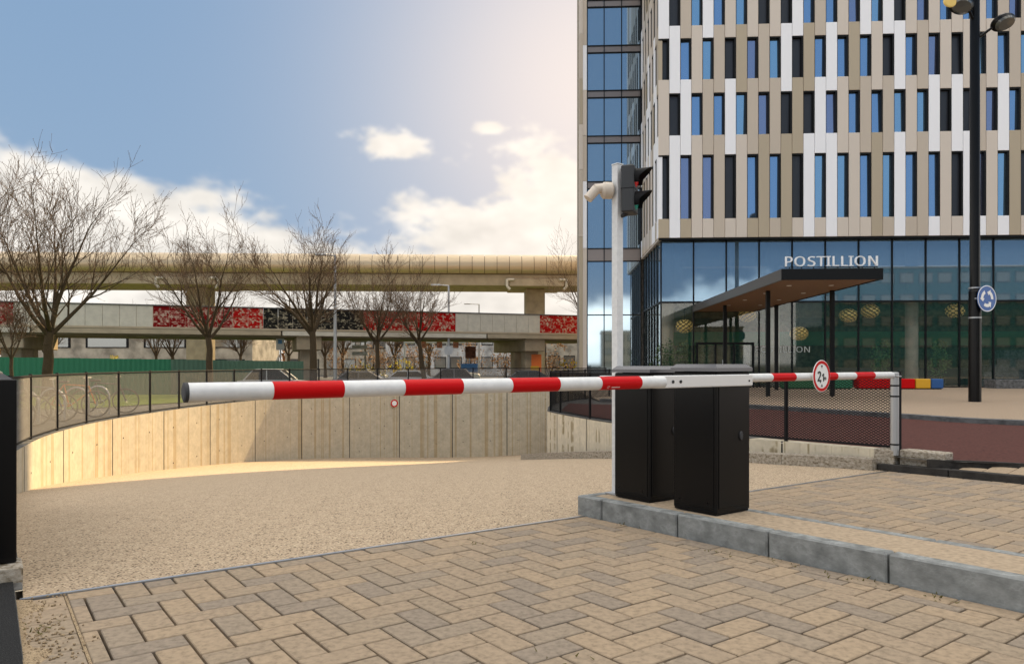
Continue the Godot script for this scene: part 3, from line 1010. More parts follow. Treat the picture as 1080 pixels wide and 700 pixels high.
	lit("frame_post", Vector3(.1, 1.18, .12), M.black, t, Vector3(.108, gy + .59, -.06), .006)
	lit("leaf_panel", Vector3(.05, 1.14, 4.2), M.blackmat, t, Vector3(.0, gy + .57, -2.2), .004)
	lit("top_rail", Vector3(.09, .04, 4.2), M.black, t, Vector3(.1, gy + 1.16, -2.22), .004)
	lit("guide_post", Vector3(.06, 1.12, .1), M.black, t, Vector3(-.03, gy + .56, .0), .004)
	var gp := lit("grey_plate", Vector3(.16, .34, .02), mat(lin(.10, .11, .12), .5), t, Vector3(-.04, gy + .2, .06), .003)
	for yy in [-.12, .0, .12]:
		var bg := Geo.new()
		bg.lathe(Vector3(.05, yy, .01), [Vector2(.013, 0), Vector2(.013, .008), Vector2(.006, .016), Vector2(0, .016)], face, 8)
		part("bolt", bg, M.galv, gp)
	for yy in [.9, 1.0]:
		var bg := Geo.new()
		bg.lathe(Vector3(-.02, gy + yy, .052), [Vector2(.01, 0), Vector2(.008, .01), Vector2(0, .012)], face, 8)
		part("bolt", bg, M.galv, t)
	t = thing("gate_footing", "small pale concrete block under the black gate", "footing", G(-.16, 5.62), TILT)
	lit("block", Vector3(.7, .2, .3), M.upstand, t, Vector3(-.003, .045, 0), .01)
	var cp := thing("cabinet_cap", "flat pale cap of a low wall behind the black gate", "wall", V(-5.75, 0, 7.4), BAB)
	lit("cap", Vector3(.7, .05, 1.6), M.upstand, cp, Vector3(0, 1.2, 0), .008)
	lit("wall_core", Vector3(.6, 1.24, 1.5), M.concrete, cp, Vector3(0, .555, 0))

# ---------- mesh fences ----------
func mesh_panel(p0: Vector3, p1: Vector3, h: float, cw: float, chh: float, r: float) -> Geo:
	var g := Geo.new()
	var w := Vector2(p1.x - p0.x, p1.z - p0.z).length()
	var ux := (p1 - p0) / w
	var run := h * cw / chh
	for s in [1., -1.]:
		var x := -run if s > 0 else 0.0
		while x < (w if s > 0 else w + run):
			var a := Vector2(x, 0)
			var b := Vector2(x + run * s, h)
			# clip to 0..w
			var ta := 0.0
			var tb := 1.0
			var dx := b.x - a.x
			var e0 := (0.0 - a.x) / dx
			var e1 := (w - a.x) / dx
			ta = maxf(ta, minf(e0, e1))
			tb = minf(tb, maxf(e0, e1))
			if tb - ta > .001:
				var A := a.lerp(b, ta)
				var B := a.lerp(b, tb)
				g.tube(p0 + ux * A.x + Vector3.UP * A.y, p0 + ux * B.x + Vector3.UP * B.y, r, r, 3)
			x += cw
	return g
func fence(t: Node3D, line: PackedVector2Array, base: Callable, h: float, mesh_m: Material, cw: float, chh: float, r: float) -> void:
	for i in line.size():
		var p := line[i]
		var y: float = base.call(p.x, p.y)
		var dir := (line[mini(i + 1, line.size() - 1)] - line[maxi(i - 1, 0)]).normalized()
		var q := Basis(Vector3(dir.x, 0, -dir.y), Vector3.UP, Vector3(dir.x, 0, -dir.y).cross(Vector3.UP))
		lit("post", Vector3(.05, h + .02, .05), M.blackmat, t, V(p.x, y + h / 2, p.y), .004, q)
		if i == line.size() - 1: break
		var p2 := line[i + 1]
		var a := V(p.x, y, p.y)
		var b := V(p2.x, base.call(p2.x, p2.y), p2.y)
		var l := a.distance_to(b)
		var d := (b - a) / l
		var qq := Basis(d, Vector3.UP, d.cross(Vector3.UP).normalized())
		lit("top_rail", Vector3(l - .05, .035, .035), M.blackmat, t, (a + b) / 2 + Vector3.UP * (h - .03), .003, qq)
		lit("bottom_rail", Vector3(l - .05, .03, .03), M.blackmat, t, (a + b) / 2 + Vector3.UP * .05, .003, qq)
		part("mesh_panel", mesh_panel(a + d * .025 + Vector3.UP * .06, b - d * .025 + Vector3.UP * .06, h - .1, cw, chh, r), mesh_m, t)
func fences() -> void:
	var out := offset_line(WL, -.12)
	var posts := PackedVector2Array()
	for i in range(28, out.size(), 6): posts.append(out[i])
	var yl := func(_x: float, _z: float) -> float: return -.09
	var t := thing("outer_mesh_fence", "long dark mesh fence curving along the top of the outer ramp wall", "fence")
	fence(t, posts, yl, 1.2, metal(lin(.1, .095, .09), .5, .4), .066, .036, .0042)
	var ip := PackedVector2Array()
	var wi := offset_line(WI, .1)
	for i in range(0, wi.size(), 7): ip.append(wi[i])
	ip[0] = wi[0]
	ip.append(wi[-1])
	var yi := func(_x: float, z: float) -> float: return lerpf(.0, -.1, clampf((z - 10.66) / 3.2, 0, 1))
	t = thing("inner_mesh_fence", "black expanded mesh fence behind the right boom on the inner wall", "fence")
	fence(t, ip, yi, 1.19, M.blackmat, .078, .042, .0062)
	var bp := smooth([Vector2(1.14, 21.), Vector2(1.6, 25.), Vector2(3.5, 29.), Vector2(6.5, 31.)], 1.85)
	t = thing("rear_mesh_fence", "black mesh fence running back from the corner of the inner wall", "fence")
	var yb := func(_x: float, _z: float) -> float: return -.1
	fence(t, bp.slice(0), yb, 1.19, M.blackmat, .062, .031, .0045)
	# concrete upstand at the end of the inner fence
	var up := thing("concrete_upstand", "short weathered concrete block at the foot of the fence end post", "kerb", Vector3(G(11.12, 4.78).x, 0, G(11.12, 4.78).z), BAB)
	lit("block", Vector3(.3, .34, .62), M.upstand, up, Vector3(0, -.145, 0), .012)
	lit("end_stone", Vector3(.26, .3, .3), M.upstand, up, Vector3(-.1, -.13, -.5), .012)

# ---------- hotel ----------
const HT := -.0501
var HB := Basis(Vector3.UP, HT)
var HO := Vector3(8.42, 0, -40.9)
func H(x: float, y: float, z: float) -> Vector3: return HO + HB * Vector3(x, y, z)
func hotel() -> void:
	var t := thing("hotel_tower", "tall hotel with white and beige panels, narrow windows and glazed ground floor", "building", HO, HB)
	var rows := [[9.66, 13.3], [14.45, 16.85], [17.65, 20.0], [20.75, 23.1], [23.87, 26.22], [27.0, 29.35], [30.12, 32.47]]
	var cw := .631
	lit("core", Vector3(37.6, 25.4, 12.0), M.concrete, t, Vector3(19.2, 21.25, -6.4))
	lit("roof", Vector3(38.2, .3, 12.4), M.fbeige, t, Vector3(19.0, 34.1, -6.3))
	var panels := [M.fwhite, M.fbeige, M.fsand, M.ftan]
	var meshes := {}
	var r := RandomNumberGenerator.new()
	r.seed = 21
	var dark := {0: [0, 6, 12, 26, 32], 1: [1, 11, 13, 25, 27, 35], 2: [0, 6, 12, 20, 26, 34], 3: [1, 9, 11, 21, 33]}
	for side in 2:
		var ncol := 59 if side == 0 else 12
		for col in ncol:
			var q := Basis.IDENTITY
			var at := Vector3((col + .5) * cw, 0, 0)
			if side == 1:
				q = Basis(Vector3(0, 0, 1), Vector3.UP, Vector3(-1, 0, 0))
				at = Vector3(0, 0, -(col + .5) * cw - .02)
			var from := 8.55
			var last := -1
			for k in rows.size() + 1:
				var end: bool = k == rows.size()
				if not end and (col + k) % 2 == (1 if side == 0 else 0): continue
				if side == 1 and k > 4 and not end: continue
				var to: float = 33.95 if end else rows[k][0]
				if to - from > .05:
					var pick := r.randf()
					var pm: Material = panels[0] if pick < .33 else panels[1] if pick < .66 else panels[2] if pick < .86 else panels[3]
					var h := to - from
					if h > 4.6 and from < 8.6:   # the lowest strip has a joint of its own
						pass
					var key := "p%d" % int(h * 100)
					if not meshes.has(key): meshes[key] = bmesh(Vector3(cw - .018, h - .02, .24), .012)
					part("facade_panel", meshes[key], pm, t, at + Vector3.UP * (from + h / 2) + q.z * -.12, q)
				if end: break
				var wh: float = rows[k][1] - rows[k][0]
				var wk := "w%d" % int(wh * 100)
				if not meshes.has(wk):
					var g := Geo.new()
					g.box(Vector3(0, 0, -.27), Vector3(cw - .01, wh, .03))
					g.box(Vector3(cw / 2 - .055, 0, -.13), Vector3(.09, wh, .25))
					g.box(Vector3(-.045, wh / 2 - .04, -.13), Vector3(cw - .11, .08, .25))
					g.box(Vector3(-cw / 2 + .02, -.04, -.15), Vector3(.03, wh - .08, .2))
					meshes[wk] = g.done()
					meshes["g" + wk] = bmesh(Vector3(cw - .15, wh - .12, .02))
				var w := part("window", meshes[wk], M.frame, t, at + Vector3.UP * (rows[k][0] + wh / 2), q)
				var dk: bool = col in dark.get(k, []) if side == 0 and k < 4 else r.randf() < .2
				var gm: Material = M.fblind if dk else [M.wcyan, M.wblue, M.wblue, M.wviolet][r.randi() % 4]
				part("pane", meshes["g" + wk], gm, w, Vector3(-.03, -.03, -.2), Basis.from_euler(Vector3(r.randfn(0, .012), r.randfn(0, .014), 0)))
				from = rows[k][1]
				last = k
	# soffit edge of the overhang
	lit("overhang_edge", Vector3(37.4, .09, .2), M.frame, t, Vector3(18.75, 8.5, -.13))
	lit("overhang_soffit", Vector3(37.3, .1, 7.3), M.frame, t, Vector3(18.9, 8.49, -3.98))
	lit("side_edge", Vector3(.2, .09, 7.4), M.fbeige, t, Vector3(.13, 8.5, -3.95))
	# stair tower
	var bands := [[8.4, 9.3], [13.42, 13.92], [16.56, 17.07], [19.7, 20.2], [22.8, 23.3], [25.95, 26.45], [29.1, 29.6], [32.2, 34.0]]
	var xs := [-3.62, -2.46, -1.26, .05]
	lit("tower_core", Vector3(7.1, 34.0, 5.0), M.concrete, t, Vector3(-.55, 16.95, -11.0))
	for k in bands.size():
		var y0: float = -.1 if k == 0 else bands[k - 1][1]
		for c in 3:
			var w: float = xs[c + 1] - xs[c]
			var mx: float = (xs[c + 1] + xs[c]) / 2
			lit("spandrel", Vector3(w - .05, bands[k][1] - bands[k][0] - .04, .06), M.spandrel, t, Vector3(mx, (bands[k][0] + bands[k][1]) / 2, -8.12))
			if k == 0:
				lit("tower_pane", Vector3(w - .06, 4.72, .03), M.tower, t, Vector3(mx, 2.3, -8.13))
				lit("tower_pane", Vector3(w - .06, 3.62, .03), M.tower, t, Vector3(mx, 6.55, -8.13))
			else:
				lit("tower_pane", Vector3(w - .06, bands[k][0] - y0 - .05, .03), M.tower, t, Vector3(mx, (bands[k][0] + y0) / 2, -8.13))
		for c in 4:
			lit("tower_mullion", Vector3(.06, bands[k][1] - y0, .12), M.frame, t, Vector3(xs[c], (bands[k][1] + y0) / 2, -8.1))
		lit("tower_transom", Vector3(3.72, .07, .1), M.frame, t, Vector3(-1.785, bands[k][0], -8.085))
		lit("tower_transom", Vector3(3.72, .07, .1), M.frame, t, Vector3(-1.785, bands[k][1] - .02, -8.085))
		lit("tower_pier", Vector3(.26, bands[k][1] - y0 - .02, .3), [M.fbeige, M.fwhite, M.fsand][k % 3], t, Vector3(-3.79, (bands[k][1] + y0) / 2, -8.1))
		lit("tower_pier", Vector3(.24, bands[k][1] - y0 - .02, .4), [M.ftan, M.fsand, M.fbeige][k % 3], t, Vector3(-4.05, (bands[k][1] + y0) / 2 + .8, -8.2))
	# glazed ground floor
	var bay := 1.878
	var x := .25
	var n := 0
	while x < 37.0:
		lit("mullion", Vector3(.07, 8.5, .16), M.frame, t, Vector3(x, 4.2, -.6), .0)
		for row in [[-.05, 4.86], [4.96, 8.45]]:
			lit("glass_pane", Vector3(bay - .08, row[1] - row[0], .02), M.glass if row[0] < 1 else M.glassup, t, Vector3(x + bay / 2, (row[0] + row[1]) / 2, -.6))
		lit("transom", Vector3(bay - .07, .1, .14), M.frame, t, Vector3(x + bay / 2, 4.91, -.6))
		lit("sill", Vector3(bay - .07, .12, .14), M.frame, t, Vector3(x + bay / 2, -.04, -.6))
		x += bay
		n += 1
	var z := -.7
	while z > -7.6:
		lit("mullion", Vector3(.16, 8.5, .07), M.frame, t, Vector3(.25, 4.2, z - 1.16))
		for row in [[-.05, 4.86], [4.96, 8.45]]:
			lit("glass_pane", Vector3(.02, row[1] - row[0], 1.08), M.glass if row[0] < 1 else M.glassup, t, Vector3(.25, (row[0] + row[1]) / 2, z - .57))
		lit("transom", Vector3(.14, .1, 1.09), M.frame, t, Vector3(.25, 4.91, z - .57))
		z -= 1.16
	# inside
	lit("lobby_floor", Vector3(37, .1, 12), M.intfloor, t, Vector3(18.9, -.12, -6.4))
	lit("lobby_back_wall", Vector3(37, 8.5, .2), M.intwall, t, Vector3(18.9, 4.2, -12.3))
	lit("mezzanine", Vector3(37, .5, 6.0), M.intwall, t, Vector3(18.9, 4.6, -9.2))
	lit("green_reflection_band", Vector3(30, .9, .15), M.intgreen, t, Vector3(16, 3.0, -6.8))  # added band: a green reflection in the glazing, given as solid colour
	lit("bar_counter", Vector3(9, 1.1, .8), M.fdark, t, Vector3(17, .5, -6.0), .02)
	lit("side_wall", Vector3(.2, 8.5, 12), M.intwall, t, Vector3(37.3, 4.2, -6.4))
	for cx in [.9, 7.2, 15.3, 23.0, 31.0]:
		var cg := Geo.new()
		cg.lathe(Vector3.ZERO, [Vector2(.36, 0), Vector2(.36, 8.5)], Basis.IDENTITY, 20)
		part("lobby_column", cg, M.pale, t, Vector3(cx, -.07, -2.2))
	for k in 5:
		lit("step_block", Vector3(8.0 - k * .9, .45, .9), M.kerbgrey, t, Vector3(22.5 + k * .5, .16 + k * .45, -1.6 - k * .95), .01)
	# entrance door
	var dr := lit("door", Vector3(3.3, .12, .2), M.frame, t, Vector3(3.9, 2.5, -.42))
	for dx in [-1.6, -.55, .5, 1.6]:
		lit("door_post", Vector3(.09, 2.5, .18), M.frame, dr, Vector3(dx, -1.28, 0))
	for dx in [-1.07, -.02, 1.05]:
		lit("door_pane", Vector3(.94, 2.3, .02), M.glass, dr, Vector3(dx, -1.25, 0))
	lit("door_handle", Vector3(.04, .9, .05), M.steel, dr, Vector3(-.15, -1.4, .06))
	# name on the entrance glass
	var fn := SystemFont.new()
	fn.font_names = PackedStringArray(["Droid Sans"])
	var lt := TextMesh.new()
	lt.font = fn
	lt.text = "POSTILLION"
	lt.font_size = 48
	lt.pixel_size = .0098
	lt.depth = .01
	part("glass_lettering", lt, mat(lin(.35, .36, .33), .5), t, Vector3(7.2, 2.15, -.56), Basis.from_scale(Vector3(1.25, 1, 1)))
	# golden pendant lamps hanging in the lobby
	var lamp := Geo.new()
	for i in 9:
		for k in 18:
			if (i + k) % 2: continue
			var e0 := -1.25 + 2.5 * i / 9.
			var e1 := -1.25 + 2.5 * (i + .9) / 9.
			var a0 := TAU * k / 18.
			var a1 := TAU * (k + .92) / 18.
			var P := func(e: float, a: float) -> Vector3: return Vector3(cos(e) * cos(a) * .52, sin(e) * .42, cos(e) * sin(a) * .52)
			lamp.quad(P.call(e0, a1), P.call(e0, a0), P.call(e1, a0), P.call(e1, a1))
	var lm := lamp.done()
	var cord := Geo.new()
	cord.tube(Vector3(0, .4, 0), Vector3(0, 5.2, 0), .015, .015, 5)
	var cm := cord.done()
	for p in [[1.75, 3.55, "round gold lattice pendant lamp beside the lobby corner column"], [5.4, 4.2, "gold lattice pendant lamp hanging just above the entrance doors"], [8.4, 3.1, "low gold lattice pendant lamp above the lettering on the glass"], [11.25, 4.15, "gold lattice pendant lamp left of the pair behind the canopy column"], [12.5, 4.4, "gold lattice pendant lamp right of the pair behind the canopy column"], [17.3, 4.4, "gold lattice pendant lamp farthest right in the lobby"]]:
		var l := thing("pendant_lamp", p[2], "lamp", H(p[0], p[1], -1.3), HB, "gold pendant lamps in the hotel lobby")
		part("shade", lm, M.gold, l)
		part("cord", cm, M.frame, l)
	# plants behind the glass
	var sp := [[.75, -1.3, "potted plant in the lobby corner next to the side glass"], [1.9, -1.4, "second potted plant from the lobby corner, left of the door"], [3.0, -1.6, "potted plant nearest to the hotel door"], [13.2, -1.5, "potted plant left of the reflected van in the lobby"], [16.6, -1.5, "potted plant beside the coloured bench blocks in the lobby"], [.8, -4.2, "potted plant behind the side glass of the lobby"]]
	for k in sp.size():
		var pt := thing("potted_plant", sp[k][2], "plant", H(sp[k][0], -.06, sp[k][1]), HB, "potted plants in the hotel lobby")
		var pg := Geo.new()
		pg.lathe(Vector3.ZERO, [Vector2(0, 0), Vector2(.2, 0), Vector2(.27, .5), Vector2(.24, .5), Vector2(.0, .46)], Basis.IDENTITY, 14)
		part("pot", pg, M.fdark, pt)
		pg = Geo.new()
		pg.tube(Vector3(0, .4, 0), Vector3(.03, 1.5, .02), .02, .012, 5)
		part("stem", pg, M.bark, pt)
		part("foliage", leaves(k + 5, 620, Vector3(0, 1.6, 0), Vector3(.6, 1.15, .55), .15), M.leaf, pt)
func leaves(sd: int, count: int, o: Vector3, rad: Vector3, size: float) -> Geo:
	var r := RandomNumberGenerator.new()
	r.seed = sd
	var g := Geo.new()
	var hubs := []
	for k in 14:
		hubs.append(Vector3(r.randfn(0, .5), r.randfn(0, .5), r.randfn(0, .5)))
	for k in count:
		var hb: Vector3 = hubs[r.randi() % hubs.size()]
		var d := hb + Vector3(r.randfn(0, .22), r.randfn(0, .22), r.randfn(0, .22))
		if d.length() > 1.1: d = d.normalized() * 1.1
		var p := o + d * rad
		var q := Basis.from_euler(Vector3(r.randf_range(-1.2, 1.2), r.randf() * TAU, r.randf_range(-1, 1)))
		var l := size * r.randf_range(.6, 1.3)
		g.quad(p, p + q.x * l * .35 + q.z * l * .5, p + q.z * l, p - q.x * l * .35 + q.z * l * .5)
	return g
func canopy() -> void:
	var t := thing("entrance_canopy", "long flat entrance canopy with dark fascia and brown soffit on thin columns", "canopy", HO, HB)
	lit("fascia", Vector3(3.56, .4, .08), M.frame, t, Vector3(3.82, 4.525, 15.26), .004)
	lit("side_fascia", Vector3(.08, .4, 15.7), metal(lin(.07, .065, .06), .4, .4), t, Vector3(2.08, 4.525, 7.37), .004)
	lit("side_fascia", Vector3(.08, .4, 15.7), M.frame, t, Vector3(5.56, 4.525, 7.37), .004)
	lit("roof", Vector3(3.38, .06, 15.7), M.frame, t, Vector3(3.82, 4.66, 7.36))
	lit("soffit", Vector3(3.38, .08, 15.7), M.soffit, t, Vector3(3.82, 4.39, 7.36))
	for c in [[2.8, 11.2], [5.42, 11.2], [2.8, 4.0], [5.42, 4.0]]:
		lit("column", Vector3(.16, 4.42, .16), M.frame, t, Vector3(c[0], 2.14, c[1]), .01)
	for z in [13.2, 10.2, 7., 4.]:
		for x in [3.0, 4.6]:
			var g := Geo.new()
			g.lathe(Vector3.ZERO, [Vector2(0, -.012), Vector2(.09, -.012), Vector2(.1, 0)], Basis.IDENTITY, 14)
			part("downlight", g, M.signwhite, t, Vector3(x, 4.348, z))
	var fn := SystemFont.new()
	fn.font_names = PackedStringArray(["Droid Sans"])
	fn.font_weight = 500
	var adv := {"P": .6, "O": .82, "S": .6, "T": .6, "I": .32, "L": .54, "N": .8}
	var word := "POSTILLION"
	var total := 0.0
	for ch in word: total += adv[ch]
	var x := 2.2
	var sc := 3.4 / total
	var rail := Geo.new()
	rail.box(Vector3(3.88, 4.81, 15.02), Vector3(3.3, .025, .03))
	for k in 8: rail.box(Vector3(2.4 + k * .43, 4.76, 15.02), Vector3(.025, .13, .03))
	part("letter_rail", rail, M.frame, t)
	for ch in word:
		var tm := TextMesh.new()
		tm.font = fn
		tm.text = ch
		tm.font_size = 64
		tm.pixel_size = .0078
		tm.depth = .06
		part("letter", tm, M.letter, t, Vector3(x + adv[ch] * sc / 2, 5.015, 15.02), Basis.from_scale(Vector3(1.22, 1, 1)))
		x += adv[ch] * sc

# ---------- plaza on the right ----------
func plaza() -> void:
	var flat := func(_x: float, _z: float) -> float: return -.08
	var far := [Vector2(34, 6.), Vector2(18, 13.), Vector2(11.5, 15.9), Vector2(9.9, 18.0), Vector2(8.8, 19.8), Vector2(7.2, 22.4), Vector2(5.2, 24.6), Vector2(3.2, 26.)]
	var fl := smooth(far, .5)
	var road := PackedVector2Array([Vector2(40, -8), Vector2(12, 4.5), Vector2(9.2, 8.0), Vector2(7.15, 9.76), Vector2(6.04, 10.2), Vector2(6.2, 10.6), Vector2(5.5, 11.9), Vector2(4.9, 13.1), Vector2(3.8, 15.), Vector2(2.75, 17.), Vector2(1.95, 19.1), Vector2(1.45, 21.1), Vector2(2., 25.)])
	var rf := fl.duplicate()
	rf.reverse()
	var poly := PackedVector2Array()
	poly.append_array(rf)
	var rn := road.duplicate()
	rn.reverse()
	poly.append_array(rn)
	if Geometry2D.is_polygon_clockwise(poly): poly.reverse()
	setting("red_road", sheet(poly, 4., flat, .006), M.redroad)
	var beyond := PackedVector2Array()
	beyond.append_array(fl)
	beyond.append(Vector2(3.2, 48.5))
	beyond.append(Vector2(60, 46))
	beyond.append(Vector2(60, 6))
	if Geometry2D.is_polygon_clockwise(beyond): beyond.reverse()
	setting("plaza_paving", sheet(beyond, 4., flat, .05), M.plaza)
	var kb := offset_line(fl, .0)
	var ka := offset_line(fl, .34)
	var lo := func(_x: float, _z: float) -> float: return -.12
	var hi := func(_x: float, _z: float) -> float: return .035
	setting("plaza_kerb", ribbon(kb, ka, lo, hi), M.kerbgrey)
	var kg := Geo.new()
	for i in range(0, fl.size() - 1, 2):
		var d := (ka[i] - kb[i])
		var m := (ka[i] + kb[i]) / 2
		kg.box(V(m.x, .034, m.y), Vector3(.36, .006, .012), Basis(Vector3(d.normalized().x, 0, -d.normalized().y), Vector3.UP, Vector3(d.normalized().x, 0, -d.normalized().y).cross(Vector3.UP)))
	setting("kerb_joints", kg, M.ink)
	# tall street lamp
	var t := thing("plaza_lamp_post", "tall thick black lamp post with two angled oval lamp heads on the plaza", "street lamp", V(16.42, -.03, 25.2))
	var g := Geo.new()
	g.lathe(Vector3.ZERO, [Vector2(.2, 0), Vector2(.2, 3.9), Vector2(.165, 4.0), Vector2(.15, 15.), Vector2(.0, 15.02)], Basis.IDENTITY, 20)
	part("pole", g, M.black, t)
	g = Geo.new()
	g.lathe(Vector3.ZERO, [Vector2(.2, 2.95), Vector2(.207, 2.95), Vector2(.207, 3.0), Vector2(.2, 3.0)], Basis.IDENTITY, 20)
	part("clamp_band", g, M.galv, t)
	g = Geo.new()
	g.lathe(Vector3.ZERO, [Vector2(.2, 4.0), Vector2(.207, 4.0), Vector2(.207, 4.05), Vector2(.18, 4.05)], Basis.IDENTITY, 20)
	part("clamp_band", g, M.galv, t)
	for s in [[Vector3(-.62, 13.95, .2), -1.], [Vector3(.85, 13.35, .2), 1.]]:
		var p: Vector3 = s[0]
		g = Geo.new()
		g.tube(Vector3(0, p.y - .55, 0), p + Vector3(-s[1] * .25, -.1, 0), .05, .045, 10, true)
		part("arm", g, M.black, t)
		var up := Vector3(-s[1] * .15, .62, -.77).normalized()
		var ax := (Vector3(s[1], .3, .0) - up * up.dot(Vector3(s[1], .3, .0))).normalized()
		var q := Basis(ax, up, ax.cross(up))
		g = Geo.new()
		var prof := [Vector2(0, -.2), Vector2(.2, -.16), Vector2(.3, -.02), Vector2(.29, .05), Vector2(.2, .1), Vector2(0, .12)]
		g.lathe(Vector3.ZERO, prof, Basis(q.x * 1.45, q.y, q.z), 22)
		part("lamp_head", g, M.black, t, p)
		g = Geo.new()
		g.lathe(Vector3.ZERO, [Vector2(.25, -.13), Vector2(.2, -.205), Vector2(.0, -.215)], Basis(q.x * 1.45, q.y, q.z), 22)
		part("lamp_glass", g, mat(lin(.09, .09, .08), .15), t, p)
		for k in 5:
			lit("cooling_fin", Vector3(.5, .03, .012), M.black, t, p + q * Vector3(0, .125, -.16 + k * .08), 0., q)
	g = Geo.new()
	g.lathe(Vector3.ZERO, [Vector2(0, -.06), Vector2(.2, -.06), Vector2(.23, .02), Vector2(.2, .05), Vector2(0, .055)], Basis(Vector3.RIGHT, Vector3(.1, -.2, 1).normalized(), Vector3.DOWN), 20)
	part("warm_lamp", g, M.gold, t, Vector3(-1.1, 14.02, .35))
	g = Geo.new()
	g.tube(Vector3(-.6, 13.9, .2), Vector3(-1.1, 14.0, .3), .035, .035, 8)
	part("arm", g, M.black, t)
	# roundabout sign
	var q2 := Basis(Vector3(.94, 0, -.34).normalized(), Vector3.UP, Vector3(.34, 0, .94).normalized())
	t = thing("roundabout_sign", "round blue sign with three white circling arrows on the lamp post", "sign", V(16.66, 3.6, 24.92), q2)
	var face := Basis(Vector3.RIGHT, Vector3(0, 0, 1), Vector3(0, -1, 0))
	g = Geo.new()
	g.lathe(Vector3.ZERO, [Vector2(0, -.02), Vector2(.46, -.02), Vector2(.47, 0), Vector2(.46, .006), Vector2(0, .006)], face, 40)
	part("plate", g, M.signblue, t)
	g = Geo.new()
	g.lathe(Vector3.ZERO, [Vector2(.46, .006), Vector2(.455, .01), Vector2(.435, .01), Vector2(.43, .006)], face, 40)
	part("white_rim", g, M.signwhite, t)
	for k in 3:
		var arrow := PackedVector2Array()
		var a0 := PI / 2 + .45 + k * TAU / 3
		var a1 := a0 + 1.1
		for i in 9: arrow.append(Vector2.from_angle(lerpf(a0, a1, i / 8.)) * .3)
		arrow.append(Vector2.from_angle(a1) * .36)
		arrow.append(Vector2.from_angle(a1 + .5) * .23)
		arrow.append(Vector2.from_angle(a1) * .13)
		for i in 9: arrow.append(Vector2.from_angle(lerpf(a1, a0, i / 8.)) * .19)
		g = Geo.new()
		g.prism(Vector3.ZERO, arrow, .007, .012)
		part("arrow", g, M.signwhite, t)
	g = Geo.new()
	g.tube(Vector3(-.1, .0, -.03), Vector3(-.34, .0, -.2), .03, .03, 8)
	part("clamp", g, M.galv, t)
	# coloured bench blocks
	var cols := [[M.intgreen, "green"], [M.green, "dark green"], [M.red, "red"], [M.red, "bright red"], [M.yellow, "yellow"], [M.blue, "blue"]]
	var bx := [7.6, 9.45, 11.45, 12.93, 13.95, 14.68]
	var bw := [1.9, 1.7, 1.7, 1.22, .8, .65]
	var bl := ["green bench block leftmost in the coloured row", "dark green bench block second from the left in the coloured row", "red bench block seen through the mesh fence", "bright red bench block next to the yellow one", "yellow bench block between the red and the blue", "blue bench block ending the coloured row"]
	for k in 6:
		var o := thing("bench_block", bl[k], "bench", H(bx[k] - .4, -.03, 2.2), HB, "coloured bench blocks before the hotel")
		lit("seat_block", Vector3(bw[k] - .03, .5, .7), cols[k][0], o, Vector3(0, .3, 0), .03)
		lit("plinth", Vector3(bw[k] - .2, .06, .6), M.frame, o, Vector3(0, .03, 0))
	t = thing("stone_steps", "low dark stone bench steps along the hotel front at right", "steps", H(0, 0, 0), HB)
	for k in 10:
		lit("step_stone", Vector3(2.0, .52, .6), M.kerbgrey, t, Vector3(19.1 + k * 2.02, .2, .9), .02)
	for k in 8:
		lit("step_stone", Vector3(2.0, .55, .6), M.kerbgrey, t, Vector3(22.2 + k * 2.02, .74, .3), .02)
	lit("base", Vector3(20.2, .9, .7), M.kerbgrey, t, Vector3(28.3, .0, .28))

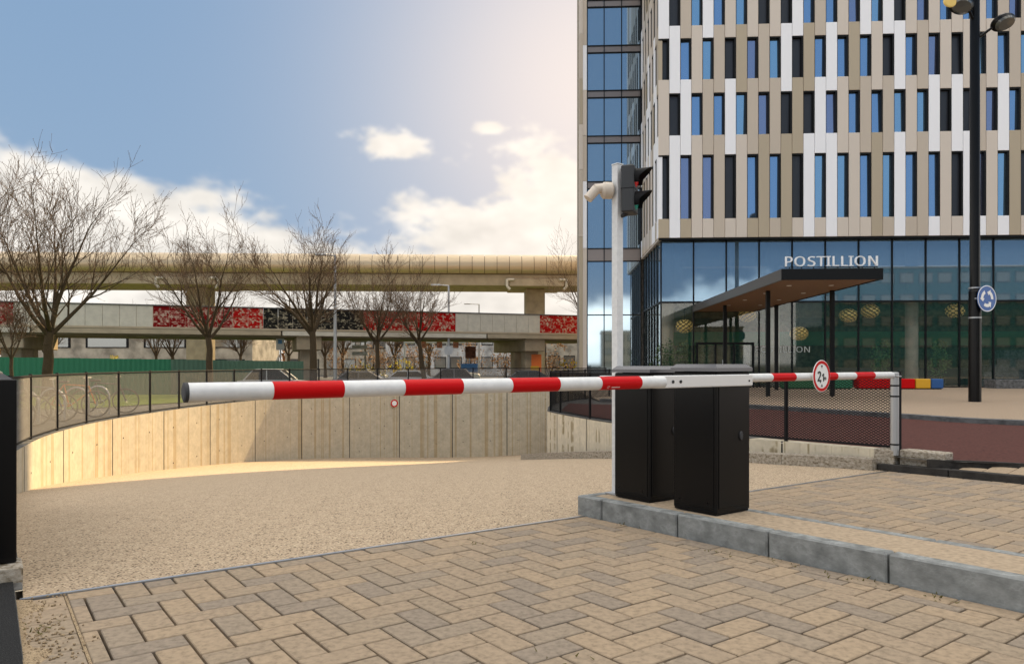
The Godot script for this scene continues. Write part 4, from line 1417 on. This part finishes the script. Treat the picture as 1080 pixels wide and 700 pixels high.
# ---------- viaducts ----------
func viaducts() -> void:
	var q := Basis(Vector3(.9435, 0, -.3314), Vector3.UP, Vector3(.3314, 0, .9435))
	var t := thing("lower_viaduct", "low concrete rail viaduct with red and black mural panels on its parapet", "viaduct", V(-32.4, 0, 45), q)
	var panel := bmesh(Vector3(.985, 1.42, .14), .01)
	for k in range(-14, 78):
		var s := k + .7
		var m: Material = M.paletop
		var c := s + .5
		if c < .7: m = M.muraldeep
		elif c < 8.3: m = M.paletop
		elif c < 15.5: m = M.muraldeep if c < 13.4 else M.muralred
		elif c < 22.5: m = M.muralblack
		elif c < 29.6: m = M.muralred
		elif c < 36.5: m = M.paletop
		elif c < 52: m = M.muralred
		part("parapet_panel", panel, m, t, Vector3(s + .5, 4.53, 0))
	lit("parapet_cap", Vector3(92, .07, .3), M.kerbgrey, t, Vector3(32.2, 5.275, -.02))
	lit("deck", Vector3(92, .12, 9.), M.bridge, t, Vector3(32.2, 3.74, -4.4))
	for k in 6:
		lit("edge_beam", Vector3(15.2, .34, .4), M.paletop if k % 2 == 0 else M.bridge, t, Vector3(-6 + k * 15.3, 3.5, -.12), .02)
	lit("soffit_girder", Vector3(92, .3, 7.), M.pier, t, Vector3(32.2, 3.4, -4.2))
	lit("rear_parapet", Vector3(92, 1.4, .2), M.paletop, t, Vector3(32.2, 4.5, -8.8))
	for s in [-18.2, .3, 18.85, 36.4, 55.]:
		var p := lit("pier", Vector3(1.75, 1.22, 8.2), M.pier, t, Vector3(s, 2.94, -4.3), .04)
		for z in [-1.2, 1.4]:
			lit("pier_leg", Vector3(1.15, 3.4, 1.1), M.pier, p, Vector3(0, -2.2, z + 1.4), .05)
	# upper viaduct
	q = Basis(Vector3(.999, 0, -.0437), Vector3.UP, Vector3(.0437, 0, .999))
	t = thing("upper_viaduct", "high viaduct with rounded bronze cladding panels and broad concrete piers", "viaduct", V(-50.4, 0, 70), q)
	var prof := [Vector2(-.9, 12.5), Vector2(-.25, 12.42), Vector2(.12, 12.15), Vector2(.34, 11.75), Vector2(.42, 11.3), Vector2(.34, 10.9), Vector2(.1, 10.62), Vector2(-.25, 10.5)]
	var pg := Geo.new()
	var L := 1.255
	for i in prof.size() - 1:
		var a: Vector2 = prof[i]
		var b: Vector2 = prof[i + 1]
		var ta: Vector2 = (prof[mini(i + 1, prof.size() - 1)] - prof[maxi(i - 1, 0)]).normalized()
		var tb: Vector2 = (prof[mini(i + 2, prof.size() - 1)] - prof[i]).normalized()
		var n0 := Vector3(0, ta.x, -ta.y)
		var n1 := Vector3(0, tb.x, -tb.y)
		var P := [Vector3(0, b.y, b.x), Vector3(L - .045, b.y, b.x), Vector3(L - .045, a.y, a.x), Vector3(0, a.y, a.x)]
		var s := pg.n.size()
		pg.quad(P[0], P[1], P[2], P[3])
		for k in 6:
			pg.n[s + k] = n0 if [0, 0, 0, 0, 0, 0][k] else pg.n[s + k]
		var ord := [1, 0, 1, 1, 0, 0]   # a d b / a e d -> b-profile or a-profile normals
		for k in 6: pg.n[s + k] = n1 if ord[k] else n0
	var pm := pg.done()
	for k in range(-20, 70):
		part("cladding_panel", pm, M.bronze if (k * 7) % 3 else M.bronzeb, t, Vector3(k * L, 0, 0))
	lit("joint_backing", Vector3(114, 1.7, .2), M.frame, t, Vector3(30, 11.4, -.25))
	lit("girder", Vector3(114, 1.15, 6.5), M.bridge, t, Vector3(30, 9.9, -3.7), .05)
	lit("deck", Vector3(114, .2, 8.), M.pier, t, Vector3(30, 12.2, -4.6))
	lit("rear_cladding", Vector3(114, 2., .3), M.bronze, t, Vector3(30, 11.4, -8.6))
	for x in [-5., 18.0, 53.0, 82.]:
		var p := lit("pier", Vector3(2.05, 9.9, 2.6), M.pier, t, Vector3(x, 4.3, -3.6), .1)
		lit("crosshead", Vector3(5.6, .75, 6.9), M.bridge, p, Vector3(0, 5.32, 0.), .05)
		for sx in [-2.9, 2.9]:
			var dg := Geo.new()
			dg.tube(Vector3(sx * .8, 5.6, 3.5), Vector3(sx * 1.05, 5.6, 3.5), .14, .14, 8, true)
			dg.tube(Vector3(sx * 1.05, 5.65, 3.5), Vector3(sx * 1.05, 4.9, 3.5), .14, .14, 8, true)
			dg.tube(Vector3(sx * 1.05, 4.9, 3.5), Vector3(sx * .95, 4.6, 3.5), .14, .14, 8, true)
			part("drain_pipe", dg, M.paletop, p)

# ---------- trees ----------
var tr_rng := RandomNumberGenerator.new()
func grow(big: Geo, small: Geo, buds: Geo, p: Vector3, d: Vector3, length: float, r: float, level: int, top: int, kids: Array) -> void:
	var n: int = 4 if level <= 1 else 3
	var seg := length / n
	var pts := [p]
	for i in n:
		var w: float = .06 + .03 * level
		d = (d + Vector3(tr_rng.randfn(0, w), tr_rng.randfn(0, w) + .09, tr_rng.randfn(0, w))).normalized()
		var r0 := r * (1. - .82 * i / n)
		var r1 := maxf(r * (1. - .82 * (i + 1) / n), .006)
		var q := p + d * seg
		var g := big if level <= 1 else small
		g.tube(p, q, r0, r1, 6 if level == 0 else 4 if level < 3 else 3)
		p = q
		pts.append(p)
		if level < top:
			var c: int = kids[level]
			for k in c:
				var t := tr_rng.randf()
				if (i == 0 and t < .6) or tr_rng.randf() < .28: continue
				var at: Vector3 = (pts[-2] as Vector3).lerp(p, t)
				var side := d.cross(Vector3(tr_rng.randfn(0, 1), tr_rng.randfn(0, 1), tr_rng.randfn(0, 1))).normalized()
				var nd := (d * tr_rng.randf_range(.7, 1.1) + side * tr_rng.randf_range(.5, .85) + Vector3(0, .05, 0)).normalized()
				grow(big, small, buds, at, nd, length * tr_rng.randf_range(.45, .7) * (1. - .3 * (i + t) / n), maxf(r1 * .6, .0095), level + 1, top, kids)
	if level < top:
		for k in 1: grow(big, small, buds, p, (d + Vector3(tr_rng.randfn(0, .3), tr_rng.randfn(0, .2), tr_rng.randfn(0, .3))).normalized(), length * tr_rng.randf_range(.45, .6), maxf(r * .18, .0095), level + 1, top, kids)
	if level >= top - 1:
		var s := tr_rng.randf_range(.01, .02)
		buds.tri(p + Vector3(-s, 0, 0), p + Vector3(s, 0, s), p + Vector3(0, s * 2., 0))
		buds.tri(p + Vector3(0, 0, s), p + Vector3(0, 0, -s), p + Vector3(s * .6, s * 2., 0))
func tree(called: String, label: String, x: float, y: float, z: float, height: float, fork: float, r: float, limbs: int, spread: float, sd: int, kids: Array, group: String, lean := Vector3.ZERO) -> void:
	tr_rng.seed = sd
	var t := thing(called, label, "tree", V(x, y, z), Basis.IDENTITY, group)
	var big := Geo.new()
	var small := Geo.new()
	var buds := Geo.new()
	var p := Vector3.ZERO
	var pr := r * 1.35
	for i in 5:
		var q := p + Vector3(tr_rng.randfn(0, .03), fork / 5., tr_rng.randfn(0, .03)) + lean * fork / 5.
		var nr := r * (1.1 - .06 * i)
		big.tube(p, q, pr, nr, 10)
		p = q
		pr = nr
	var L := (height - fork) * .5
	for k in limbs:
		var a := TAU * (k + tr_rng.randf() * .5) / limbs
		var s := spread * tr_rng.randf_range(.75, 1.15)
		if k == 0: s *= .4
		var d := (Vector3(cos(a) * s, 1, sin(a) * s) + lean * .5).normalized()
		var off := Vector3(0, -tr_rng.randf() * fork * .12, 0) if k > 1 else Vector3.ZERO
		grow(big, small, buds, p + off, d, L * (1.0 if k == 0 else tr_rng.randf_range(.85, 1.05)), pr * .62, 0, kids.size(), kids)
	part("trunk", big, M.bark, t)
	var cr := part("crown", small, M.twig, t)
	if buds.v.size(): part("buds", buds, M.bud, cr).set_meta("kind", "stuff")
func trees() -> void:
	var gp := "bare street trees along the road"
	tree("street_tree", "nearest and largest bare tree, forking low at the left edge", -19.6, -.1, 30, 12.2, 2.75, .2, 6, .9, 3, [3, 3, 2], gp)
	tree("street_tree", "second bare tree from the left, standing before the dark red mural", -17.0, -.6, 40, 12.4, 3.4, .18, 6, 1.0, 8, [3, 3, 2], gp)
	tree("street_tree", "third bare tree from the left, before the black mural", -11.5, -.6, 41, 12.6, 3.8, .2, 6, .9, 15, [3, 3, 2], gp)
	tree("street_tree", "slim upright bare tree before the left end of the bright red mural", -9.1, -.6, 48, 11.2, 3.4, .15, 6, .85, 23, [3, 3, 2], gp)
	tree("street_tree", "small leaning bare tree before the right end of the red mural", -6.1, -.6, 50, 10.0, 3.6, .16, 6, .95, 31, [3, 3, 2], gp, Vector3(-.14, 0, 0))
	tree("street_tree", "thin bare sapling at the far left edge", -19.1, -.1, 27, 5.2, 1.6, .07, 4, .6, 44, [3, 3, 2], gp)
	tree("street_tree", "bare tree outside the left edge, only its twigs in view", -24.5, -.1, 30, 12.6, 2.9, .19, 6, 1.0, 47, [3, 3, 2], gp)
	tree("street_tree", "bare tree half hidden behind the left edge of the hotel", 7.2, -.3, 62, 16.4, 4.2, .2, 5, .6, 52, [3, 2, 2], gp)
	var where := [[-48, 96, 12], [-42, 88, 11], [-37, 97, 12], [-29, 92, 11.5], [-26, 99, 10], [-21.5, 90, 11], [-16, 98, 10.5], [-11, 94, 9.5], [-55, 84, 12]]
	var lb := ["far bare tree standing third from the left behind the viaducts", "far bare tree beyond the pale parapet panels", "far bare tree behind the pale panels near the pier", "far bare tree behind the dark red mural", "far bare tree rising behind the middle of the red mural", "far bare tree behind the start of the black mural", "far bare tree behind the black mural", "far bare tree behind the bright red mural, rightmost of the far row", "far bare tree at the left edge behind the viaducts"]
	for k in where.size():
		tree("distant_tree", lb[k], where[k][0], -.6, where[k][1], where[k][2], 3.0, .2, 6, .62, 60 + k, [3, 3, 3], "far bare trees behind the viaducts")

# ---------- street things ----------
func lamp_post(label: String, x: float, z: float, h: float, arm: float) -> void:
	var t := thing("street_lamp", label, "street lamp", V(x, -.6, z), Basis.IDENTITY, "grey street lamps by the road")
	var g := Geo.new()
	g.tube(Vector3.ZERO, Vector3(0, h, 0), .13, .07, 10)
	part("pole", g, M.galv, t)
	g = Geo.new()
	g.tube(Vector3(0, h - .03, 0), Vector3(-arm, h + .02, 0), .045, .04, 8)
	part("arm", g, M.galv, t)
	lit("lamp_head", Vector3(.75, .12, .26), M.galv, t, Vector3(-arm - .3, h + .02, 0), .04)
func wheel(parent: Node3D, at: Vector3, r: float, w: float) -> void:
	var q := Basis(Vector3.RIGHT, Vector3(0, 0, 1), Vector3(0, -1, 0))
	var g := Geo.new()
	g.lathe(Vector3.ZERO, [Vector2(r * .6, -w / 2), Vector2(r * .95, -w / 2), Vector2(r, -w * .3), Vector2(r, w * .3), Vector2(r * .95, w / 2), Vector2(r * .6, w / 2)], q, 20)
	var wl := part("wheel", g, M.rubber, parent, at)
	g = Geo.new()
	g.lathe(Vector3.ZERO, [Vector2(0, -w * .4), Vector2(r * .62, -w * .42), Vector2(r * .62, w * .42), Vector2(0, w * .4)], q, 14)
	part("rim", g, M.galv, wl)
func car(label: String, x: float, y: float, z: float, turn: float, col: Color, kind: int) -> void:
	var t := thing("parked_car", label, "car", V(x, y, z), Basis(Vector3.UP, turn), "cars on the road behind the fence")
	var cm := mat(col, .25)
	cm.clearcoat_enabled = true
	cm.clearcoat = .6
	var hh := 1.45 if kind == 0 else 1.62
	var body := PackedVector2Array([Vector2(-2.1, .28), Vector2(2.1, .28), Vector2(2.15, .5), Vector2(2.08, .78), Vector2(1.9, .88), Vector2(1.0, .98), Vector2(-1.6, 1.0), Vector2(-2.05, .95), Vector2(-2.15, .6)])
	var g := Geo.new()
	g.prism(Vector3.ZERO, body, -.84, .84)
	part("body", g, cm, t)
	var cab := PackedVector2Array([Vector2(1.05, .97), Vector2(.35, hh - .06), Vector2(-1.2, hh - .06), Vector2(-1.75, .99)])
	g = Geo.new()
	g.prism(Vector3.ZERO, cab, -.72, .72)
	part("window_band", g, mat(lin(.02, .025, .03), .06), t)
	var roof := PackedVector2Array([Vector2(.42, hh - .07), Vector2(.2, hh), Vector2(-1.0, hh), Vector2(-1.3, hh - .07)])
	g = Geo.new()
	g.prism(Vector3.ZERO, roof, -.74, .74)
	part("roof", g, cm, t)
	for sz in [-.73, .73]:
		for px in [[1.03, .3], [-.42, -.42], [-1.72, -1.18]]:
			g = Geo.new()
			g.tube(Vector3(px[0], .98, sz), Vector3(px[1], hh - .05, sz * .98), .035, .035, 5)
			part("pillar", g, cm, t)
	for wx in [-1.3, 1.32]:
		for wz in [-.78, .78]: wheel(t, Vector3(wx, .32, wz), .32, .2)
	for wz in [-.6, .6]:
		lit("headlight", Vector3(.06, .14, .36), M.signwhite, t, Vector3(2.1, .68, wz), .02)
		lit("tail_light", Vector3(.06, .16, .3), M.red, t, Vector3(-2.1, .78, wz), .02)
func bicycle(label: String, x: float, z: float, turn: float, col: Color) -> void:
	var t := thing("bicycle", label, "bicycle", V(x, -.08, z), Basis(Vector3.UP, turn), "bicycles parked behind the outer fence")
	for wx in [-.52, .52]:
		var g := Geo.new()
		g.ring(Vector3.ZERO, .33, .02, Basis.IDENTITY, 26, 5)
		var w := part("wheel", g, M.rubber, t, Vector3(wx, .35, 0))
		g = Geo.new()
		for k in 14:
			var a := TAU * k / 14.
			g.tube(Vector3.ZERO, Vector3(cos(a), sin(a), 0) * .32, .003, .003, 3)
		part("spokes", g, M.galv, w)
	var fm := mat(col, .4)
	var P := {"bb": Vector3(-.1, .3, 0), "rear": Vector3(-.52, .35, 0), "seat": Vector3(-.22, .86, 0), "head": Vector3(.36, .82, 0), "hl": Vector3(.39, .68, 0), "fr": Vector3(.52, .35, 0)}
	var f := Geo.new()
	for s in [["bb", "rear"], ["bb", "seat"], ["rear", "seat"], ["seat", "head"], ["bb", "hl"], ["head", "fr"]]:
		f.tube(P[s[0]], P[s[1]], .018, .018, 6)
	part("frame", f, fm, t)
	var hb := Geo.new()
	hb.tube(P.head, Vector3(.33, 1.03, 0), .015, .015, 6)
	hb.tube(Vector3(.33, 1.03, -.27), Vector3(.33, 1.03, .27), .014, .014, 6)
	part("handlebar", hb, M.galv, t)
	lit("saddle", Vector3(.26, .06, .15), M.rubber, t, Vector3(-.24, .93, 0), .02)
	var cg := Geo.new()
	cg.ring(Vector3(-.1, .3, .04), .09, .01, Basis.IDENTITY, 16, 4)
	part("chainring", cg, M.galv, t)
	lit("rear_rack", Vector3(.34, .02, .12), M.rubber, t, Vector3(-.56, .74, 0))
func street() -> void:
	lamp_post("tall grey street lamp before the black mural, arm pointing left", -11.2, 45, 8.8, .6)
	lamp_post("thin grey street lamp at the right end of the red mural", -4.9, 55, 8.0, .7)
	lamp_post("distant short grey street lamp behind the plain parapet", -3.9, 84, 9.0, 1.1)
	car("silver hatchback behind the fence, leftmost of the cars", -13.9, -.6, 42, .1, lin(.5, .52, .52), 1)
	car("dark grey car just right of the thick pier legs", -9.6, -.6, 47, .0, lin(.10, .10, .12), 0)
	car("white car behind the slim upright tree", -7.0, -.6, 51, .05, lin(.6, .6, .6), 0)
	car("grey estate car behind the small leaning tree", -4.4, -.6, 49, 3.2, lin(.14, .14, .16), 1)
	car("dark car parked in front of the right pier", 1.6, -.6, 52, .0, lin(.03, .035, .04), 0)
	car("pale car beyond the viaduct, left of the slim tree", -14.5, -.6, 70, .0, lin(.55, .55, .55), 0)
	car("light grey car beyond the viaduct near the traffic lights", -5.5, -.6, 75, .0, lin(.45, .46, .47), 0)
	var bl := ["dark bicycle nearest to the black gate", "silver bicycle second along the rack", "black bicycle in the middle of the rack", "blue grey bicycle with its front wheel turned to the ramp", "orange framed bicycle by the sixth fence post", "dark bicycle last in the rack, next to the boom tip"]
	var bc := [lin(.05, .05, .06), lin(.4, .4, .42), lin(.02, .02, .02), lin(.08, .1, .16), lin(.6, .18, .03), lin(.06, .06, .06)]
	var bp := [[-10.0, 13.2, .5], [-10.6, 14.3, .4], [-11.0, 15.4, .55], [-11.25, 16.8, .35], [-11.3, 18.3, .2], [-11.4, 19.9, .3]]
	for k in 6: bicycle(bl[k], bp[k][0], bp[k][1], bp[k][2], bc[k])
	var rk := thing("bicycle_rack", "low galvanised hoop rack holding the parked bicycles", "bicycle rack", V(-11.6, -.08, 16.5))
	for k in 7:
		var g := Geo.new()
		g.ring(Vector3(-k * .08 + .6, .45, 3.4 - k * 1.1), .32, .025, Basis.IDENTITY, 14, 6, 0, PI)
		for s in [-.32, .32]: g.tube(Vector3(-k * .08 + .6 + s, 0, 3.4 - k * 1.1), Vector3(-k * .08 + .6 + s, .46, 3.4 - k * 1.1), .025, .025, 6)
		part("hoop", g, M.galv, rk)
	# green site hoarding
	var hd := thing("site_hoarding", "long green corrugated hoarding panels under the lower viaduct", "hoarding")
	var A := Vector2(-33, 36.5)
	var B := Vector2(-13.5, 46.)
	var cnt := 14
	for k in cnt:
		var p := A.lerp(B, (k + .5) / cnt)
		var d := (B - A).normalized()
		var q := Basis(Vector3(d.x, 0, -d.y), Vector3.UP, Vector3(d.x, 0, -d.y).cross(Vector3.UP))
		var l := A.distance_to(B) / cnt
		var g := Geo.new()
		var top := lerpf(2.35, 2.1, k / 13.)
		for i in 12:
			var x0 := -l / 2 + l * i / 12.
			var x1 := x0 + l / 12.
			var zz := [0., .05]
			g.quad(Vector3(x0, 0, zz[i % 2]), Vector3(x1, 0, zz[(i + 1) % 2]), Vector3(x1, top, zz[(i + 1) % 2]), Vector3(x0, top, zz[i % 2]))
			g.quad(Vector3(x1, 0, zz[(i + 1) % 2] - .03), Vector3(x0, 0, zz[i % 2] - .03), Vector3(x0, top, zz[i % 2] - .03), Vector3(x1, top, zz[(i + 1) % 2] - .03))
		part("hoarding_panel", g, M.green if k < 9 else M.greendull, hd, V(p.x, -.6, p.y), q)
	# grass
	var lf := func(x: float, z: float) -> float: return landy(x, z)
	setting("grass_verge", sheet(PackedVector2Array([Vector2(-40, 21.5), Vector2(-13.2, 21.5), Vector2(-11.8, 25), Vector2(-10.5, 29), Vector2(-8, 33.5), Vector2(-8, 36.5), Vector2(-40, 32)]), 2., lf, .03), M.grass)
	setting("grass_verge", sheet(PackedVector2Array([Vector2(-60, 51), Vector2(10, 60), Vector2(12, 80), Vector2(-60, 80)]), 4., lf, .03), M.grass)
	# signs and signals beyond
	var sg := thing("information_board", "white board on a pole under the lower viaduct", "sign", V(-17.6, -.6, 54.))
	var pg := Geo.new()
	pg.tube(Vector3.ZERO, Vector3(0, 4.3, 0), .05, .05, 8)
	part("pole", pg, M.galv, sg)
	lit("board", Vector3(.62, .95, .05), M.signwhite, sg, Vector3(0, 3.45, .06), .01)
	lit("blue_mark", Vector3(.3, .3, .02), M.bluelight, sg, Vector3(0, 3.6, .09))
	sg = thing("direction_sign", "white stacked direction boards on a pale pole", "sign", V(-12.4, -.6, 60.))
	pg = Geo.new()
	pg.tube(Vector3.ZERO, Vector3(0, 4.6, 0), .09, .08, 8)
	part("pole", pg, M.paletop, sg)
	for k in 3: lit("board", Vector3(1.3, .3, .05), M.signwhite, sg, Vector3(-.45, 3.9 - k * .55, .1), .01)
	sg = thing("round_sign", "round grey sign seen from behind on the thin lamp pole", "sign", V(-4.9, 2.35, 54.8))
	pg = Geo.new()
	pg.lathe(Vector3.ZERO, [Vector2(0, -.01), Vector2(.36, -.01), Vector2(.36, .01), Vector2(0, .015)], Basis(Vector3.RIGHT, Vector3(0, 0, 1), Vector3.DOWN), 24)
	part("plate", pg, M.galv, sg)
	var gt := thing("traffic_light_gantry", "road gantry with three red backed traffic lights beyond the viaduct", "traffic light", V(-11.5, -.6, 76.))
	pg = Geo.new()
	pg.tube(Vector3(0, 0, 0), Vector3(0, 4.9, 0), .1, .09, 8)
	pg.tube(Vector3(0, 4.2, 0), Vector3(6.4, 4.2, 0), .07, .06, 8)
	part("mast", pg, M.galv, gt)
	for k in 3:
		var bb := lit("light_board", Vector3(.6, 1.05, .1), M.brick, gt, Vector3(2.0 + k * 1.75, 4.15, .1), .05)
		lit("lamp", Vector3(.26, .26, .05), M.red, bb, Vector3(0, .25, .06), .08)
	var ps := thing("poster_column", "orange poster board beside the right pier of the lower viaduct", "sign", V(1.75, -.6, 58.0))
	lit("poster", Vector3(1.3, 1.9, .12), M.orange, ps, Vector3(0, 1.75, 0), .02)
	for s in [-.55, .55]: lit("leg", Vector3(.1, .85, .1), M.fdark, ps, Vector3(s, .42, 0))
	lit("print_patch", Vector3(.7, .5, .02), M.yellow, ps, Vector3(.1, 1.5, .07))
	var bs := thing("blue_sign", "small pair of blue direction signs beyond the fence", "sign", V(-3.6, -.6, 60.))
	pg = Geo.new()
	pg.tube(Vector3.ZERO, Vector3(0, 2.6, 0), .05, .05, 6)
	part("pole", pg, M.galv, bs)
	lit("board", Vector3(1.4, .7, .05), M.bluelight, bs, Vector3(0, 1.6, .06), .01)
	lit("board", Vector3(.9, 1.0, .05), M.brick, bs, Vector3(.1, 2.9, .06), .01)
	var sc := thing("scooter", "dark parked scooter left of the orange poster board", "scooter", V(-.2, -.6, 50.), Basis(Vector3.UP, .3))
	for wx in [-.6, .65]: wheel(sc, Vector3(wx, .24, 0), .24, .1)
	var sb := Geo.new()
	sb.prism(Vector3.ZERO, PackedVector2Array([Vector2(-.85, .45), Vector2(-.2, .3), Vector2(.35, .3), Vector2(.62, .95), Vector2(.5, 1.0), Vector2(.25, .42), Vector2(-.1, .48), Vector2(-.2, .8), Vector2(-.9, .85)]), -.16, .16)
	part("body", sb, M.black, sc)
	lit("windshield", Vector3(.04, .5, .4), M.frame, sc, Vector3(.6, 1.2, 0), .01, Basis(Vector3(0, 0, 1), .3))
	lit("seat", Vector3(.6, .1, .26), M.rubber, sc, Vector3(-.5, .88, 0), .03)
	# small round sticker sign on the ramp wall
	var ws := thing("wall_sign", "tiny round red rimmed sign fixed to the far ramp wall", "sign", V(-5.79, -.62, 34.95), Basis(Vector3.UP, .55))
	pg = Geo.new()
	var fc := Basis(Vector3.RIGHT, Vector3(0, 0, 1), Vector3.DOWN)
	pg.lathe(Vector3.ZERO, [Vector2(0, -.01), Vector2(.19, -.01), Vector2(.19, .004), Vector2(0, .004)], fc, 24)
	part("plate", pg, M.signwhite, ws)
	pg = Geo.new()
	pg.lathe(Vector3.ZERO, [Vector2(.19, .004), Vector2(.185, .008), Vector2(.13, .008), Vector2(.125, .004)], fc, 24)
	part("red_rim", pg, M.red, ws)

# ---------- far background ----------
func block(called: String, label: String, x: float, z: float, w: float, h: float, d: float, m: Material, floors: int, bays: int, turn := 0.0) -> void:
	var t := thing(called, label, "building", V(x, -.6, z), Basis(Vector3.UP, turn))
	lit("wall", Vector3(w, h, d), m, t, Vector3(0, h / 2, -d / 2))
	lit("roof", Vector3(w + .4, .25, d + .4), M.kerbgrey, t, Vector3(0, h + .12, -d / 2))
	var fh := h / floors
	var bw := w / bays
	var wm := bmesh(Vector3(bw * .74, fh * .5, .12))
	var pm := bmesh(Vector3(bw * .66, fh * .42, .04))
	for i in floors:
		for k in bays:
			var wn := part("window", wm, M.frame, t, Vector3(-w / 2 + (k + .5) * bw, (i + .55) * fh, .0))
			part("pane", pm, M.farpane, wn, Vector3(0, 0, .07))
func bush(called: String, label: String, x: float, z: float, w: float, h: float, m: Material, sd: int, cnt: int, group: String) -> void:
	var t := thing(called, label, "bush", V(x, -.6, z), Basis.IDENTITY, group)
	var g := Geo.new()
	tr_rng.seed = sd
	for k in 7:
		var d := Vector3(tr_rng.randfn(0, w * .25), h * .8, tr_rng.randfn(0, w * .2))
		g.tube(Vector3.ZERO, d, .04, .012, 4)
	part("stems", g, M.bark, t)
	part("foliage", leaves(sd, cnt, Vector3(0, h * .55, 0), Vector3(w * .5, h * .48, w * .4), .22), m, t)
func far_side() -> void:
	block("low_building", "long low beige building under the left end of the lower viaduct", -55., 104., 34., 6.6, 12., M.pale, 2, 4)
	block("low_building", "low white glass fronted building seen between the trunks", -8., 118., 26., 7.8, 12., M.palegrey, 2, 10)
	block("low_building", "grey slab building far behind the left pier", -28., 122., 22., 7.0, 12., M.pale, 2, 7)
	block("low_building", "pale office block beyond the right pier", 14., 124., 16., 8.5, 12., M.pale, 2, 6)
	var yb := [[-37., 66., 2.4, "yellow flowering bush behind the green hoarding"], [-13.3, 62., 1.9, "yellow flowering bush left of the pier legs"], [-12.0, 63., 1.6, "low yellow bush right of the pier legs"], [4.6, 60., 2.0, "yellow flowering bush beside the hotel tower"], [-11.2, 72., 2.2, "yellow bush beyond the direction boards"], [-35.2, 66., 2.0, "second yellow bush behind the green hoarding"]]
	for k in yb.size(): bush("flowering_bush", yb[k][3], yb[k][0], yb[k][1], 2.4, yb[k][2], M.yellowleaf, 80 + k, 260, "yellow flowering bushes")
	var bb := [[-13.5, 84., 6.0, 5.0, "broad brown leafed shrub left of the traffic light gantry"], [-10.4, 82., 4.6, 4.6, "brown shrub next to the gantry mast"], [-.8, 86., 4.4, 4.8, "round brown shrub behind the blue signs"], [-4.6, 88., 4., 4.9, "brown shrub left of the blue signs"], [4.5, 84., 5., 4.2, "brown shrub between the right pier and the hotel"], [-17., 86., 4., 4.2, "thin brown shrub behind the thick pier legs"], [-21., 88., 4., 3.8, "brown shrub behind the information board"]]
	for k in bb.size(): bush("shrub", bb[k][4], bb[k][0], bb[k][1], bb[k][2], bb[k][3], M.brownleaf, 95 + k, 700, "brown shrubs beyond the viaducts")
	var hg := Geo.new()
	for k in 260:
		var p := Vector3(tr_rng.randf_range(-120, 120), 0, tr_rng.randf_range(-4, 4))
		var h := tr_rng.randf_range(4.5, 8.5)
		for i in 44:
			var o := p + Vector3(tr_rng.randfn(0, .8), tr_rng.randf() * h, tr_rng.randfn(0, .8))
			var q := Basis.from_euler(Vector3(tr_rng.randf() * 3, tr_rng.randf() * 6, 0)) * .32
			hg.quad(o - q.x - q.y, o + q.x - q.y, o + q.x + q.y, o - q.x + q.y)
	var ho := part(numbered("far_hedge"), hg, M.brownleaf, self, V(-10, -.6, 138))
	ho.set_meta("kind", "stuff")
	ho.set_meta("label", "far brown belt of winter shrubs along the horizon")
	ho.set_meta("category", "hedge")
	# buildings behind the entrance, mirrored in the hotel's glass
	block("office_building", "dark teal office block behind the entrance, mirrored in the hotel glass", 62., -34., 40., 17., 14., M.tealwall, 5, 14, PI)
	block("glass_building", "pale office block behind the entrance, mirrored in the lobby glass", 22., -58., 26., 9., 14., M.kerbgrey, 3, 10, PI)
